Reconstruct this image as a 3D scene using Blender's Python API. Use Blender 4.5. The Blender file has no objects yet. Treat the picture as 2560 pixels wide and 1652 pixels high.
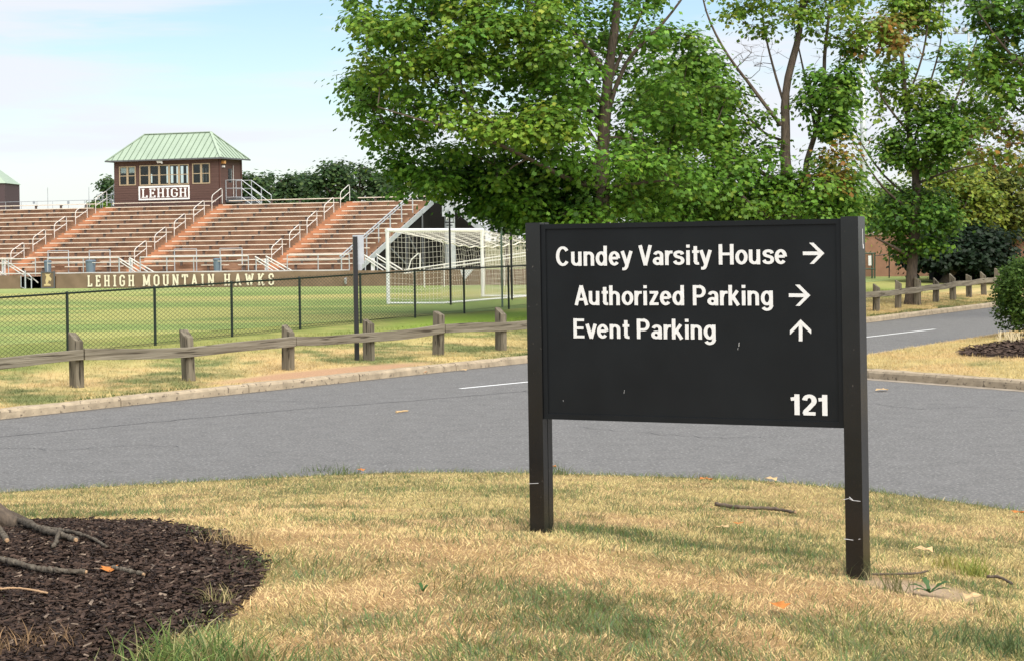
import bpy, math, random
import numpy as np
from mathutils import Vector, Matrix

# ------------------------------------------------------------------ camera, world, sun
F = 4900.0; EYE = 2.6; ROLL = math.radians(0.9)
sc = bpy.context.scene
cam = bpy.data.cameras.new('camera'); camo = bpy.data.objects.new('camera', cam)
sc.collection.objects.link(camo); sc.camera = camo
cam.sensor_fit = 'HORIZONTAL'; cam.sensor_width = 36.0; cam.lens = F / 2560 * 36
cam.shift_y = -226 / 2560; cam.clip_start = 0.1; cam.clip_end = 6000
camo.matrix_world = Matrix.Translation((0, 0, EYE)) @ Matrix.Rotation(math.pi / 2, 4, 'X') @ Matrix.Rotation(-ROLL, 4, 'Z')

SUN_EL, SUN_AZ = math.radians(52), math.radians(152)      # azimuth clockwise from +Y: behind the camera, to the right
world = bpy.data.worlds.new('World'); sc.world = world; world.use_nodes = True
nt = world.node_tree; nt.nodes.clear()
def nd(t, typ, **kw):
    n = t.nodes.new(typ)
    for k, v in kw.items(): setattr(n, k, v)
    return n
out = nd(nt, 'ShaderNodeOutputWorld')
sky = nd(nt, 'ShaderNodeTexSky', sky_type='NISHITA', sun_disc=False, sun_elevation=SUN_EL, sun_rotation=SUN_AZ,
         air_density=1.0, dust_density=0.5, ozone_density=2.2, altitude=150)
bg = nd(nt, 'ShaderNodeBackground'); bg.inputs[1].default_value = 0.088
cl = nd(nt, 'ShaderNodeBackground'); cl.inputs[0].default_value = (0.86, 0.885, 0.95, 1); cl.inputs[1].default_value = 0.60
tc = nd(nt, 'ShaderNodeTexCoord')
def cloud(scale, detail, lo, hi, loc=(0, 0, 0)):
    mp = nd(nt, 'ShaderNodeMapping'); mp.inputs['Scale'].default_value = scale; mp.inputs['Location'].default_value = loc
    nt.links.new(tc.outputs['Generated'], mp.inputs[0])
    no = nd(nt, 'ShaderNodeTexNoise'); no.inputs['Scale'].default_value = 1; no.inputs['Detail'].default_value = detail
    no.inputs['Roughness'].default_value = 0.55
    nt.links.new(mp.outputs[0], no.inputs['Vector'])
    mr = nd(nt, 'ShaderNodeMapRange', interpolation_type='SMOOTHSTEP')
    mr.inputs['From Min'].default_value = lo; mr.inputs['From Max'].default_value = hi
    nt.links.new(no.outputs[0], mr.inputs[0])
    return mr.outputs[0]
c1 = cloud((2.6, 2.6, 30), 6, 0.41, 0.60, (3.1, 0, 1.2))
c2 = cloud((7, 7, 62), 6, 0.50, 0.74, (7.3, 2, 4.1))
mx = nd(nt, 'ShaderNodeMath', operation='MAXIMUM'); nt.links.new(c1, mx.inputs[0]); nt.links.new(c2, mx.inputs[1])
mu = nd(nt, 'ShaderNodeMath', operation='MULTIPLY'); nt.links.new(mx.outputs[0], mu.inputs[0]); mu.inputs[1].default_value = 0.92
ms = nd(nt, 'ShaderNodeMixShader')
sepz = nd(nt, 'ShaderNodeSeparateXYZ'); nt.links.new(tc.outputs['Generated'], sepz.inputs[0])
hz = nd(nt, 'ShaderNodeMapRange', interpolation_type='SMOOTHSTEP'); hz.inputs['From Min'].default_value = 0.075; hz.inputs['From Max'].default_value = -0.01; hz.inputs['To Max'].default_value = 0.9
nt.links.new(sepz.outputs[2], hz.inputs[0]); mh = nd(nt, 'ShaderNodeMath', operation='MAXIMUM'); nt.links.new(mu.outputs[0], mh.inputs[0]); nt.links.new(hz.outputs[0], mh.inputs[1])   # cloud veil thickens toward the horizon
nt.links.new(sky.outputs[0], bg.inputs[0]); nt.links.new(mh.outputs[0], ms.inputs[0])
nt.links.new(bg.outputs[0], ms.inputs[1]); nt.links.new(cl.outputs[0], ms.inputs[2]); nt.links.new(ms.outputs[0], out.inputs[0])

sun = bpy.data.lights.new('sun', 'SUN'); sun.energy = 3.8; sun.angle = math.radians(72); sun.color = (1.0, 0.94, 0.84)
suno = bpy.data.objects.new('sun', sun); sc.collection.objects.link(suno)
sd = Vector((math.sin(SUN_AZ) * math.cos(SUN_EL), math.cos(SUN_AZ) * math.cos(SUN_EL), math.sin(SUN_EL)))
suno.rotation_euler = sd.to_track_quat('Z', 'Y').to_euler(); suno.location = (10, -10, 40)
sc.view_settings.view_transform = 'Standard'; sc.view_settings.look = 'None'
sc.view_settings.exposure = 0.80; sc.view_settings.gamma = 1.0
sc.cycles.max_bounces = 6; sc.cycles.transparent_max_bounces = 6

# ------------------------------------------------------------------ helpers
rnd = random.Random(7); rng = np.random.default_rng(11)
COL = sc.collection
CR, SR = math.cos(ROLL), math.sin(ROLL)
def ray(px, py):
    a, b = px - 1280.0, 600.0 - py
    return np.array([(a * CR + b * SR) / F, 1.0, (-a * SR + b * CR) / F])
def W(px, py, Y):                      # a point of the photograph at a known distance
    r = ray(px, py); return Vector((r[0] * Y, Y, EYE + r[2] * Y))
def G(px, py, z):                      # a point of the photograph on level ground of height z
    r = ray(px, py); t = (z - EYE) / r[2]; return Vector((r[0] * t, t, z))
def DW(x, y, Y): return W(x * 1.0729, y * 1.0729, Y)

_lat = np.random.default_rng(3).random((256, 256))
def vnoise(x, y, s=1.0):
    x = np.asarray(x, float) / s; y = np.asarray(y, float) / s
    xi = np.floor(x).astype(int); yi = np.floor(y).astype(int); fx = x - xi; fy = y - yi
    fx = fx * fx * (3 - 2 * fx); fy = fy * fy * (3 - 2 * fy)
    L = lambda i, j: _lat[i & 255, j & 255]
    return (L(xi, yi) * (1 - fx) + L(xi + 1, yi) * fx) * (1 - fy) + (L(xi, yi + 1) * (1 - fx) + L(xi + 1, yi + 1) * fx) * fy
def fbm(x, y, s, o=4):
    t = 0; a = 0.5; n = 0
    for k in range(o):
        t = t + a * vnoise(np.asarray(x) + 17.3 * k, np.asarray(y) - 9.1 * k, s); n += a; a *= 0.55; s *= 0.48
    return t / n

class MB:
    def __init__(self): self.v = []; self.f = []
    def poly(self, pts):
        n = len(self.v); self.v += [tuple(p) for p in pts]; self.f.append(tuple(range(n, n + len(pts)))); return self
    def hexa(self, p):                 # 8 corners: bottom ring then top ring
        n = len(self.v); self.v += [tuple(q) for q in p]
        for q in ((3, 2, 1, 0), (4, 5, 6, 7), (0, 1, 5, 4), (1, 2, 6, 5), (2, 3, 7, 6), (3, 0, 4, 7)): self.f.append(tuple(n + i for i in q))
        return self
    def box(self, c, s, M=None):
        x, y, z = s[0] / 2, s[1] / 2, s[2] / 2
        p = [Vector(q) for q in ((-x, -y, -z), (x, -y, -z), (x, y, -z), (-x, y, -z), (-x, -y, z), (x, -y, z), (x, y, z), (-x, y, z))]
        if M is not None: p = [M @ q for q in p]
        return self.hexa([Vector(c) + q for q in p])
    def bar(self, a, b, w, h, up=(0, 0, 1)):     # a beam between two points, w sideways, h along up
        a, b = Vector(a), Vector(b); d = (b - a).normalized(); s = d.cross(Vector(up))
        if s.length < 1e-4: s = d.cross(Vector((1, 0, 0)))
        s.normalize(); u = s.cross(d).normalized(); s = s * (w / 2); u = u * (h / 2)
        return self.hexa([a - s - u, a + s - u, b + s - u, b - s - u, a - s + u, a + s + u, b + s + u, b - s + u])
    def tube(self, pts, r, k=8, cap=True):
        pts = [Vector(p) for p in pts]; m = len(pts); rs = r if isinstance(r, (list, tuple)) else [r] * m
        n0 = len(self.v); ref = None
        for i, p in enumerate(pts):
            d = (pts[min(i + 1, m - 1)] - pts[max(i - 1, 0)]).normalized()
            if ref is None: ref = d.cross(Vector((0, 0, 1)) if abs(d.z) < 0.9 else Vector((1, 0, 0))).normalized()
            ref = (ref - d * ref.dot(d)).normalized(); u = d.cross(ref)
            for j in range(k):
                a = 2 * math.pi * j / k; self.v.append(tuple(p + (ref * math.cos(a) + u * math.sin(a)) * rs[i]))
        for i in range(m - 1):
            for j in range(k):
                a = n0 + i * k + j; b = n0 + i * k + (j + 1) % k; self.f.append((a, b, b + k, a + k))
        if cap: self.f.append(tuple(n0 + j for j in reversed(range(k)))); self.f.append(tuple(n0 + (m - 1) * k + j for j in range(k)))
        return self
    def lathe(self, c, prof, k=16):    # prof: (radius, z) list
        n0 = len(self.v); c = Vector(c)
        for r, z in prof:
            for j in range(k): a = 2 * math.pi * j / k; self.v.append((c.x + r * math.cos(a), c.y + r * math.sin(a), c.z + z))
        for i in range(len(prof) - 1):
            for j in range(k): a = n0 + i * k + j; b = n0 + i * k + (j + 1) % k; self.f.append((a, b, b + k, a + k))
        self.f.append(tuple(n0 + j for j in reversed(range(k)))); self.f.append(tuple(n0 + (len(prof) - 1) * k + j for j in range(k)))
        return self
    def build(self, name, mat, parent=None, smooth=False, label=None, kind=None, bevel=0.0):
        me = bpy.data.meshes.new(name); off = parent.location if parent is not None else Vector((0, 0, 0))
        if parent is not None and parent.parent is not None: off = off + parent.parent.location
        me.from_pydata([(x - off[0], y - off[1], z - off[2]) for x, y, z in self.v], [], self.f)
        return finish(name, me, mat, parent, smooth, label, kind, bevel)
def finish(name, me, mat, parent=None, smooth=False, label=None, kind=None, bevel=0.0):
    me.materials.append(mat)
    if smooth: me.polygons.foreach_set('use_smooth', [True] * len(me.polygons))
    me.update(); o = bpy.data.objects.new(name, me); COL.objects.link(o)
    if parent is not None: o.parent = parent
    if label: o['label'] = label
    if kind: o['kind'] = kind
    if bevel:
        m = o.modifiers.new('bevel', 'BEVEL'); m.width = bevel; m.segments = 2; m.limit_method = 'ANGLE'
    return o
def arrays(name, V, polys_n, mat, parent=None, col=None, smooth=False, kind=None, faces=None):
    """V (n,3); faces: (m,k) index array of equal-size polygons, default consecutive polygons of polys_n corners."""
    off = np.array(parent.location if parent is not None else (0, 0, 0), float)
    if parent is not None and parent.parent is not None: off = off + np.array(parent.parent.location)
    if faces is None: faces = np.arange(len(V)).reshape(-1, polys_n)
    m, k = faces.shape; me = bpy.data.meshes.new(name)
    me.vertices.add(len(V)); me.vertices.foreach_set('co', (V - off).astype(np.float32).ravel())
    me.loops.add(m * k); me.loops.foreach_set('vertex_index', faces.astype(np.int32).ravel())
    me.polygons.add(m); me.polygons.foreach_set('loop_start', np.arange(0, m * k, k, dtype=np.int32))
    me.update(calc_edges=True)
    if col is not None:
        at = me.color_attributes.new('col', 'FLOAT_COLOR', 'POINT')
        c4 = np.ones((len(V), 4), np.float32); c4[:, :3] = col; at.data.foreach_set('color', c4.ravel())
    return finish(name, me, mat, parent, smooth, None, kind)
def root(name, label, cat, loc=(0, 0, 0), group=None):
    o = bpy.data.objects.new(name, None); COL.objects.link(o); o.location = loc; o.empty_display_size = 0.2
    return tag(o, label, cat, group)
def tag(o, label=None, cat=None, group=None, kind=None):
    if label: o['label'] = label
    if cat: o['category'] = cat
    if group: o['group'] = group
    if kind: o['kind'] = kind
    return o
def setting(name, loc=(0, 0, 0)):
    o = bpy.data.objects.new(name, None); COL.objects.link(o); o.location = loc; o['kind'] = 'structure'; return o
def catmull(pts, n=8):
    P = [Vector(p) for p in pts]; P = [P[0] * 2 - P[1]] + P + [P[-1] * 2 - P[-2]]; o = []
    for i in range(1, len(P) - 2):
        for j in range(n):
            t = j / n; a, b, c, d = P[i - 1], P[i], P[i + 1], P[i + 2]
            o.append(0.5 * ((2 * b) + (c - a) * t + (2 * a - 5 * b + 4 * c - d) * t * t + (3 * b - a - 3 * c + d) * t ** 3))
    o.append(P[-2]); return o

# ------------------------------------------------------------------ materials
def mat(name, col, rough=0.8, spec=0.3, metal=0.0, var=0.0, vscale=8.0, col2=None, bump=0.0, bscale=60.0, attr=False, transl=0.0, stretch=None, detail=5.0, spots=None, nrough=0.5):
    m = bpy.data.materials.new(name); m.use_nodes = True; t = m.node_tree; p = t.nodes['Principled BSDF']
    p.inputs['Roughness'].default_value = rough; p.inputs['Metallic'].default_value = metal
    p.inputs['Specular IOR Level'].default_value = spec
    tcn = nd(t, 'ShaderNodeTexCoord'); vec = tcn.outputs['Object']
    if stretch:
        mp = nd(t, 'ShaderNodeMapping'); mp.inputs['Scale'].default_value = stretch; t.links.new(vec, mp.inputs[0]); vec = mp.outputs[0]
    if attr:
        a = nd(t, 'ShaderNodeAttribute', attribute_name='col'); c = a.outputs['Color']
    else:
        rgb = nd(t, 'ShaderNodeRGB'); rgb.outputs[0].default_value = (*col, 1); c = rgb.outputs[0]
    if var or col2:
        no = nd(t, 'ShaderNodeTexNoise'); no.inputs['Scale'].default_value = vscale; no.inputs['Detail'].default_value = detail; no.inputs['Roughness'].default_value = nrough
        t.links.new(vec, no.inputs['Vector'])
        mr = nd(t, 'ShaderNodeMapRange'); mr.inputs[1].default_value = 0.3; mr.inputs[2].default_value = 0.7
        t.links.new(no.outputs[0], mr.inputs[0])
        mixn = nd(t, 'ShaderNodeMix', data_type='RGBA')
        if col2:
            t.links.new(mr.outputs[0], mixn.inputs[0]); t.links.new(c, mixn.inputs[6]); mixn.inputs[7].default_value = (*col2, 1)
        else:
            mixn.blend_type = 'MULTIPLY'; mixn.inputs[0].default_value = 1.0
            mr.inputs[3].default_value = 1 - var; mr.inputs[4].default_value = 1 + var
            cb = nd(t, 'ShaderNodeCombineColor')
            for i in range(3): t.links.new(mr.outputs[0], cb.inputs[i])
            t.links.new(c, mixn.inputs[6]); t.links.new(cb.outputs[0], mixn.inputs[7])
        c = mixn.outputs[2]
    if spots:                            # (colour, noise scale, threshold low, threshold high, amount)
        no = nd(t, 'ShaderNodeTexNoise'); no.inputs['Scale'].default_value = spots[1]; no.inputs['Detail'].default_value = 3
        t.links.new(vec, no.inputs['Vector'])
        mr = nd(t, 'ShaderNodeMapRange'); mr.inputs[1].default_value = spots[2]; mr.inputs[2].default_value = spots[3]; mr.inputs[4].default_value = spots[4]
        t.links.new(no.outputs[0], mr.inputs[0])
        mixn = nd(t, 'ShaderNodeMix', data_type='RGBA'); t.links.new(mr.outputs[0], mixn.inputs[0]); t.links.new(c, mixn.inputs[6])
        mixn.inputs[7].default_value = (*spots[0], 1); c = mixn.outputs[2]
    t.links.new(c, p.inputs['Base Color'])
    if bump:
        no = nd(t, 'ShaderNodeTexNoise'); no.inputs['Scale'].default_value = bscale; no.inputs['Detail'].default_value = 4
        t.links.new(vec, no.inputs['Vector'])
        b = nd(t, 'ShaderNodeBump'); b.inputs['Strength'].default_value = bump; b.inputs['Distance'].default_value = 0.02
        t.links.new(no.outputs[0], b.inputs['Height']); t.links.new(b.outputs[0], p.inputs['Normal'])
    if transl:
        tr = nd(t, 'ShaderNodeBsdfTranslucent'); mxs = nd(t, 'ShaderNodeMixShader'); mxs.inputs[0].default_value = transl
        t.links.new(c, tr.inputs[0]); t.links.new(p.outputs[0], mxs.inputs[1]); t.links.new(tr.outputs[0], mxs.inputs[2])
        t.links.new(mxs.outputs[0], t.nodes['Material Output'].inputs[0])
    return m

M = {}
M['asphalt'] = mat('asphalt', (0.142, 0.140, 0.137), 0.9, 0.2, var=0.24, vscale=2.4, detail=14, nrough=0.82, bump=0.6, bscale=70, spots=((0.36, 0.355, 0.34), 26, 0.54, 0.66, 0.55))
M['seam'] = mat('tar seam', (0.05, 0.05, 0.053), 0.8)
M['road_paint'] = mat('road paint', (0.72, 0.73, 0.73), 0.7, var=0.1, vscale=20)
M['concrete'] = mat('kerb concrete', (0.35, 0.285, 0.20), 0.9, 0.2, var=0.22, vscale=5, bump=0.5, bscale=30, spots=((0.10, 0.08, 0.06), 14, 0.60, 0.68, 0.8))
M['soil'] = mat('lawn soil', (0.3, 0.25, 0.15), 0.95, 0.1, attr=True, var=0.25, vscale=40, bump=0.6, bscale=90)
M['field'] = mat('field turf', (0.1, 0.15, 0.05), 0.9, 0.1, attr=True, var=0.18, vscale=6, bump=0.5, bscale=40)
M['blade'] = mat('grass blade', (0.3, 0.26, 0.14), 0.75, 0.15, attr=True, transl=0.3)
M['mulch'] = mat('mulch', (0.05, 0.032, 0.024), 0.9, 0.15, attr=True, var=0.3, vscale=60)
M['bark'] = mat('bark', (0.15, 0.115, 0.085), 0.9, 0.15, col2=(0.075, 0.06, 0.048), vscale=9, stretch=(3, 3, 0.5), bump=0.9, bscale=14)
M['twig'] = mat('twig bark', (0.11, 0.085, 0.065), 0.9, 0.15, var=0.3, vscale=6)
M['leaf'] = mat('leaf', (0.07, 0.12, 0.02), 0.5, 0.3, attr=True, transl=0.42)
M['black_paint'] = mat('black paint', (0.0065, 0.0080, 0.0092), 0.5, 0.28, var=0.25, vscale=2.5, bump=0.03, bscale=200)
M['black_post'] = mat('black post paint', (0.0075, 0.008, 0.009), 0.2, 0.6, var=0.3, vscale=4, spots=((0.16, 0.14, 0.12), 38, 0.70, 0.76, 0.6))
M['vinyl_white'] = mat('white vinyl', (0.74, 0.74, 0.72), 0.5, 0.3)
M['scratch'] = mat('scratch', (0.6, 0.6, 0.6), 0.7)
M['timber'] = mat('weathered timber', (0.225, 0.195, 0.145), 0.9, 0.15, col2=(0.085, 0.072, 0.052), vscale=9, stretch=(1, 1, 0.07), bump=0.9, bscale=26, detail=9, spots=((0.03, 0.025, 0.018), 24, 0.59, 0.63, 0.9))
M['timber_rail'] = mat('weathered rail', (0.265, 0.235, 0.18), 0.9, 0.15, col2=(0.115, 0.098, 0.072), vscale=2.6, stretch=(0.25, 0.25, 6.0), bump=0.8, bscale=8, detail=9, spots=((0.045, 0.036, 0.026), 4.5, 0.61, 0.67, 0.9))
M['fence_green'] = mat('dark green vinyl', (0.012, 0.022, 0.016), 0.45, 0.4)
M['mesh_green'] = mat('green mesh wire', (0.02, 0.032, 0.022), 0.5, 0.4)
M['steel_black'] = mat('black steel', (0.012, 0.012, 0.013), 0.45, 0.4)
M['galv'] = mat('galvanised steel', (0.42, 0.44, 0.46), 0.5, 0.4, metal=0.35, var=0.12, vscale=4)
M['galv_dark'] = mat('dark steel', (0.10, 0.105, 0.11), 0.6, 0.3, var=0.2, vscale=3)
M['rail_white'] = mat('pale aluminium rail', (0.58, 0.56, 0.52), 0.5, 0.4, var=0.08, vscale=3)
M['plank'] = mat('aluminium plank', (0.70, 0.62, 0.51), 0.55, 0.3, var=0.12, vscale=2)
M['bracket'] = mat('seat bracket', (0.13, 0.10, 0.085), 0.7, 0.3)
M['deck'] = mat('brown deck', (0.34, 0.205, 0.13), 0.85, 0.2, var=0.35, vscale=1.2, bump=0.2, bscale=10)
M['aisle'] = mat('aisle paint', (0.45, 0.22, 0.12), 0.85, 0.2, var=0.18, vscale=1.5)
M['walk'] = mat('walkway deck', (0.40, 0.25, 0.19), 0.85, 0.2, var=0.2, vscale=1.2)
M['banner'] = mat('brown banner cloth', (0.20, 0.14, 0.092), 0.85, 0.15, var=0.12, vscale=2)
M['cream'] = mat('cream print', (0.72, 0.66, 0.50), 0.7)
M['gold'] = mat('gold print', (0.55, 0.43, 0.22), 0.7)
M['dark'] = mat('dark interior', (0.012, 0.011, 0.010), 0.95, 0.1)  # near-black colour stands in for shade in hollows and under the seats
M['siding'] = mat('brown siding', (0.105, 0.060, 0.050), 0.8, 0.2, var=0.12, vscale=2, stretch=(0.3, 0.3, 9), bump=0.4, bscale=3)
M['roof'] = mat('green metal roof', (0.31, 0.385, 0.295), 0.5, 0.35, var=0.05, vscale=1.5)
M['roof_seam'] = mat('roof seam', (0.13, 0.18, 0.125), 0.5, 0.35)
M['window_frame'] = mat('tan window frame', (0.40, 0.31, 0.20), 0.6)
M['white_trim'] = mat('white trim', (0.80, 0.79, 0.77), 0.6)
M['sign_brown'] = mat('sign brown', (0.10, 0.045, 0.035), 0.6)
M['goal_white'] = mat('goal white', (0.80, 0.80, 0.78), 0.35, 0.4, var=0.04)
M['net'] = mat('net cord', (0.74, 0.70, 0.60), 0.8)
M['bin'] = mat('grey bin plastic', (0.13, 0.17, 0.21), 0.55, 0.3)
M['brick'] = mat('brick', (0.40, 0.22, 0.15), 0.9, 0.15, var=0.12, vscale=2.5, bump=0.3, bscale=12)
M['tan_door'] = mat('tan door', (0.40, 0.30, 0.24), 0.7)
M['shrub_leaf'] = M['leaf']
M['pole'] = mat('pale pole', (0.50, 0.53, 0.54), 0.5, 0.35, metal=0.2)
M['stubble'] = mat('dry stubble', (0.62, 0.52, 0.32), 0.9)
M['orange_leaf'] = mat('orange dead leaf', (0.50, 0.19, 0.05), 0.75, 0.2, var=0.25, vscale=30, transl=0.2)
M['tan_leaf'] = mat('tan dead leaf', (0.60, 0.42, 0.22), 0.8, 0.2, var=0.2, vscale=30, transl=0.2)
M['weed'] = mat('weed leaf', (0.05, 0.11, 0.03), 0.5, 0.3, transl=0.25)
M['lichen_bark'] = mat('lichen bark', (0.06, 0.046, 0.035), 0.95, 0.1, col2=(0.16, 0.14, 0.11), vscale=30, bump=0.9, bscale=40)
M['cut_wood'] = mat('cut wood', (0.36, 0.23, 0.13), 0.9)
g = bpy.data.materials.new('glass'); g.use_nodes = True; gt = g.node_tree; gp = gt.nodes['Principled BSDF']
tr = nd(gt, 'ShaderNodeBsdfTransparent'); tr.inputs[0].default_value = (0.85, 0.9, 0.9, 1); gl = nd(gt, 'ShaderNodeBsdfGlossy'); gl.inputs['Roughness'].default_value = 0.05
fr = nd(gt, 'ShaderNodeFresnel'); fr.inputs[0].default_value = 1.45; gx = nd(gt, 'ShaderNodeMixShader')
gt.links.new(fr.outputs[0], gx.inputs[0]); gt.links.new(tr.outputs[0], gx.inputs[1]); gt.links.new(gl.outputs[0], gx.inputs[2]); gt.links.new(gx.outputs[0], gt.nodes['Material Output'].inputs[0])
M['glass'] = g

# ------------------------------------------------------------------ setting: ground, road, kerbs, verge, field, lawn
FK = [Vector(p) for p in ((-30, -2.0, 0), (-7.8, 29.8, 0), (0.29, 41.4, 0), (10.4, 57.6, 0), (16.9, 68.5, 0), (46, 119, 0))]
def along(poly, step):
    out = []; 
    for a, b in zip(poly[:-1], poly[1:]):
        n = max(1, int(round((b - a).length / step)))
        out += [a.lerp(b, i / n) for i in range(n)]
    return out + [poly[-1]]
_fs = [0.0]
for a, b in zip(FK[:-1], FK[1:]): _fs.append(_fs[-1] + (b - a).length)
def kerb_at(s):
    for i in range(len(FK) - 1):
        if s <= _fs[i + 1] or i == len(FK) - 2:
            d = (FK[i + 1] - FK[i]).normalized(); return FK[i] + d * (s - _fs[i]), d
def kerb_frame(s):                        # smoothed direction for the offset rows
    a, _ = kerb_at(max(0, s - 6)); b, _ = kerb_at(min(_fs[-1], s + 6)); d = (b - a).normalized()
    return kerb_at(s)[0], d, Vector((-d.y, d.x, 0))
_sgrid = np.arange(0, _fs[-1], 0.5)
_kp = np.array([[*kerb_frame(s)[0][:2], *kerb_frame(s)[2][:2]] for s in _sgrid])
PZ = ([0, 0.18, 1.6, 3.0, 6.0, 8.5, 12.0, 400], [0.14, 0.15, 0.20, 0.28, 0.45, 0.56, 0.55, 0.53])
def zp(p): return np.interp(p, *PZ)
def perp(x, y):                           # distance behind the far kerb
    x = np.atleast_1d(np.asarray(x, float)); y = np.atleast_1d(np.asarray(y, float)); o = np.zeros(len(x))
    for c in range(0, len(x), 20000):
        dx = x[c:c + 20000, None] - _kp[None, :, 0]; dy = y[c:c + 20000, None] - _kp[None, :, 1]
        j = np.argmin(dx * dx + dy * dy, 1); i = np.arange(len(j)); o[c:c + 20000] = dx[i, j] * _kp[j, 2] + dy[i, j] * _kp[j, 3]
    return o
def zfar(x, y): return float(zp(perp(x, y)[0]))

MB().poly([(-3000, -500, -0.06), (3000, -500, -0.06), (3000, 4000, -0.06), (-3000, 4000, -0.06)]).build('ground', mat('far ground', (0.13, 0.14, 0.06), 0.95, col2=(0.2, 0.17, 0.09), vscale=0.05), kind='structure')

# road: one sheet from behind the near lawn to the far kerb, the side road included
rp = [(p.x, p.y, 0) for p in along(FK, 4)]
road_bm = MB(); road_bm.poly(rp + [(90, 119, 0), (90, -20, 0), (-30, -20, 0)])
road = road_bm.build('road', M['asphalt'], kind='structure')
def strip(pts, w, z, name, m, parent=None):
    b = MB(); pts = [Vector(p) for p in pts]
    for i in range(len(pts) - 1):
        d = (pts[i + 1] - pts[i]).normalized(); n = Vector((-d.y, d.x, 0)) * w / 2
        b.poly([(*(pts[i] - n)[:2], z), (*(pts[i + 1] - n)[:2], z), (*(pts[i + 1] + n)[:2], z), (*(pts[i] + n)[:2], z)])
    return b.build(name, m, parent)
d1 = G(1150, 971, 0); d2 = G(1400, 946.5, 0); d3 = G(2100, 850.5, 0); d4 = G(2337, 823, 0)
for a, b in ((d1, d2), (d3, d4)): strip([a, b], 0.11, 0.004, 'lane_marking', M['road_paint'], road)
sp = [G(x, y, 0) for x, y in ((-40, 1096), (200, 1073), (480, 1046), (760, 1022), (1010, 1003), (1240, 984), (1420, 968))]
sp2 = []
for a, b in zip(sp[:-1], sp[1:]):
    for i in range(14): q = a.lerp(b, i / 14); sp2.append(q + Vector((rnd.uniform(-.03, .03), rnd.uniform(-.05, .05), 0)))
strip(sp2, 0.022, 0.0045, 'tar_seam', M['seam'], road)

def kerb_stone(a, b, n, name_parent, h=0.15, w=0.18):      # worn rounded stone between two points, n points away from the road
    g_ = 0.012; d = (b - a).normalized(); a = a + d * g_; b = b - d * g_
    prof = [(0.0, -0.05), (0.008, h * 0.70), (0.022, h * 0.90), (0.05, h), (w, h + 0.004), (w, -0.05)]
    L = (b - a).length; k = max(2, int(L / 0.35)); bm = MB(); m = len(prof)
    for i in range(k + 1):
        p = a.lerp(b, i / k)
        for j, (x, z) in enumerate(prof):
            jit = 0 if j in (0, 5) else rnd.uniform(-0.008, 0.008)
            q = p + n * (x + jit); bm.v.append((q.x, q.y, z + jit * 0.8))
    for i in range(k):
        for j in range(m - 1): o = i * m + j; bm.f.append((o, o + m, o + m + 1, o + 1))
    bm.f.append(tuple(range(m))); bm.f.append(tuple(k * m + j for j in reversed(range(m))))
    return bm.build('kerb_stone', M['concrete'], name_parent)
kerb = setting('kerb_far_side')
s = 26.0
while s < 112:
    L = 3.05; a, _, n = kerb_frame(s); b = kerb_frame(s + L)[0]; kerb_stone(a, b, n, kerb); s += L

# dry verge and sports field, rows parallel to the kerb
BARE = G(690, 925, 0.17)
def dry_col(x, y, seed=0.0, green=0.42):
    d = fbm(x + seed, y - seed, 1.7, 4); e = fbm(x * 1.0 - 31, y + 12 + seed, 0.35, 3); q = np.clip((0.62 * d + 0.38 * e - green) * 5.5 + 0.5, 0, 1)[:, None]
    tan = np.array([0.49, 0.39, 0.175]) * (0.85 + 0.3 * vnoise(x, y, 0.2))[:, None]
    straw = np.array([0.52, 0.38, 0.18]) * (0.85 + 0.25 * vnoise(x + 5, y, 0.13))[:, None]
    w = np.clip((fbm(x + 77, y, 1.1, 3) - 0.5) * 5 + 0.4, 0, 1)[:, None]
    grn = np.array([0.15, 0.17, 0.065]) * (0.8 + 0.5 * vnoise(x, y + 40, 0.25))[:, None]
    return (tan * (1 - w) + straw * w) * q + grn * (1 - q)
def verge_col(x, y, p):
    c = dry_col(x, y, 40.0, 0.455)
    dx, dy = x - BARE.x, y - BARE.y; u = dx * 0.57 + dy * 0.82
    bare = np.clip(1.5 - ((u / 3.0) ** 2 + ((p - 0.55) / 0.5) ** 2), 0, 1)[:, None]
    c = c * (1 - bare) + np.array([0.40, 0.25, 0.15]) * bare
    lush = np.clip((p - 3.2) / 2.2, 0, 1)[:, None]
    gr = np.array([0.20, 0.24, 0.06]) * (0.75 + 0.5 * fbm(x, y, 1.0))[:, None]
    c = c * (1 - 0.75 * lush) + gr * 0.75 * lush
    lime = (np.clip((p - 5.0) / 1.2, 0, 1) * np.clip((8.8 - p) / 1.2, 0, 1) * np.clip((x + 3.4) / 1.5, 0, 1) * np.clip((6 - x) / 3, 0, 1))[:, None]
    return c * (1 - lime) + np.array([0.23, 0.335, 0.05]) * lime
def field_col(x, y):
    b = fbm(x * 0.35 + y * 0.12, y * 0.9, 3.4, 3); c = np.array([0.185, 0.245, 0.075]) * (0.8 + 0.4 * fbm(x, y, 0.9, 3))[:, None]
    yl = np.clip((b - 0.50) * 5, 0, 0.85)[:, None]; c = c * (1 - yl) + np.array([0.34, 0.33, 0.11]) * yl
    u_, v_ = (x + 2.1) * -0.0, ((x + 2.1) * 0.328 + (y - 89.8) * 0.945)
    band = np.clip(1 - np.abs(v_ + 17 + 1.5 * np.sin(x * 0.4)) / 5.0, 0, 1)[:, None] * 0.65
    c = c * (1 - band) + np.array([0.40, 0.34, 0.13]) * band
    far = np.clip((v_ + 11) / 6, 0, 1)[:, None]; return c * (1 - 0.7 * far) + np.array([0.27, 0.315, 0.12]) * 0.7 * far
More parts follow.
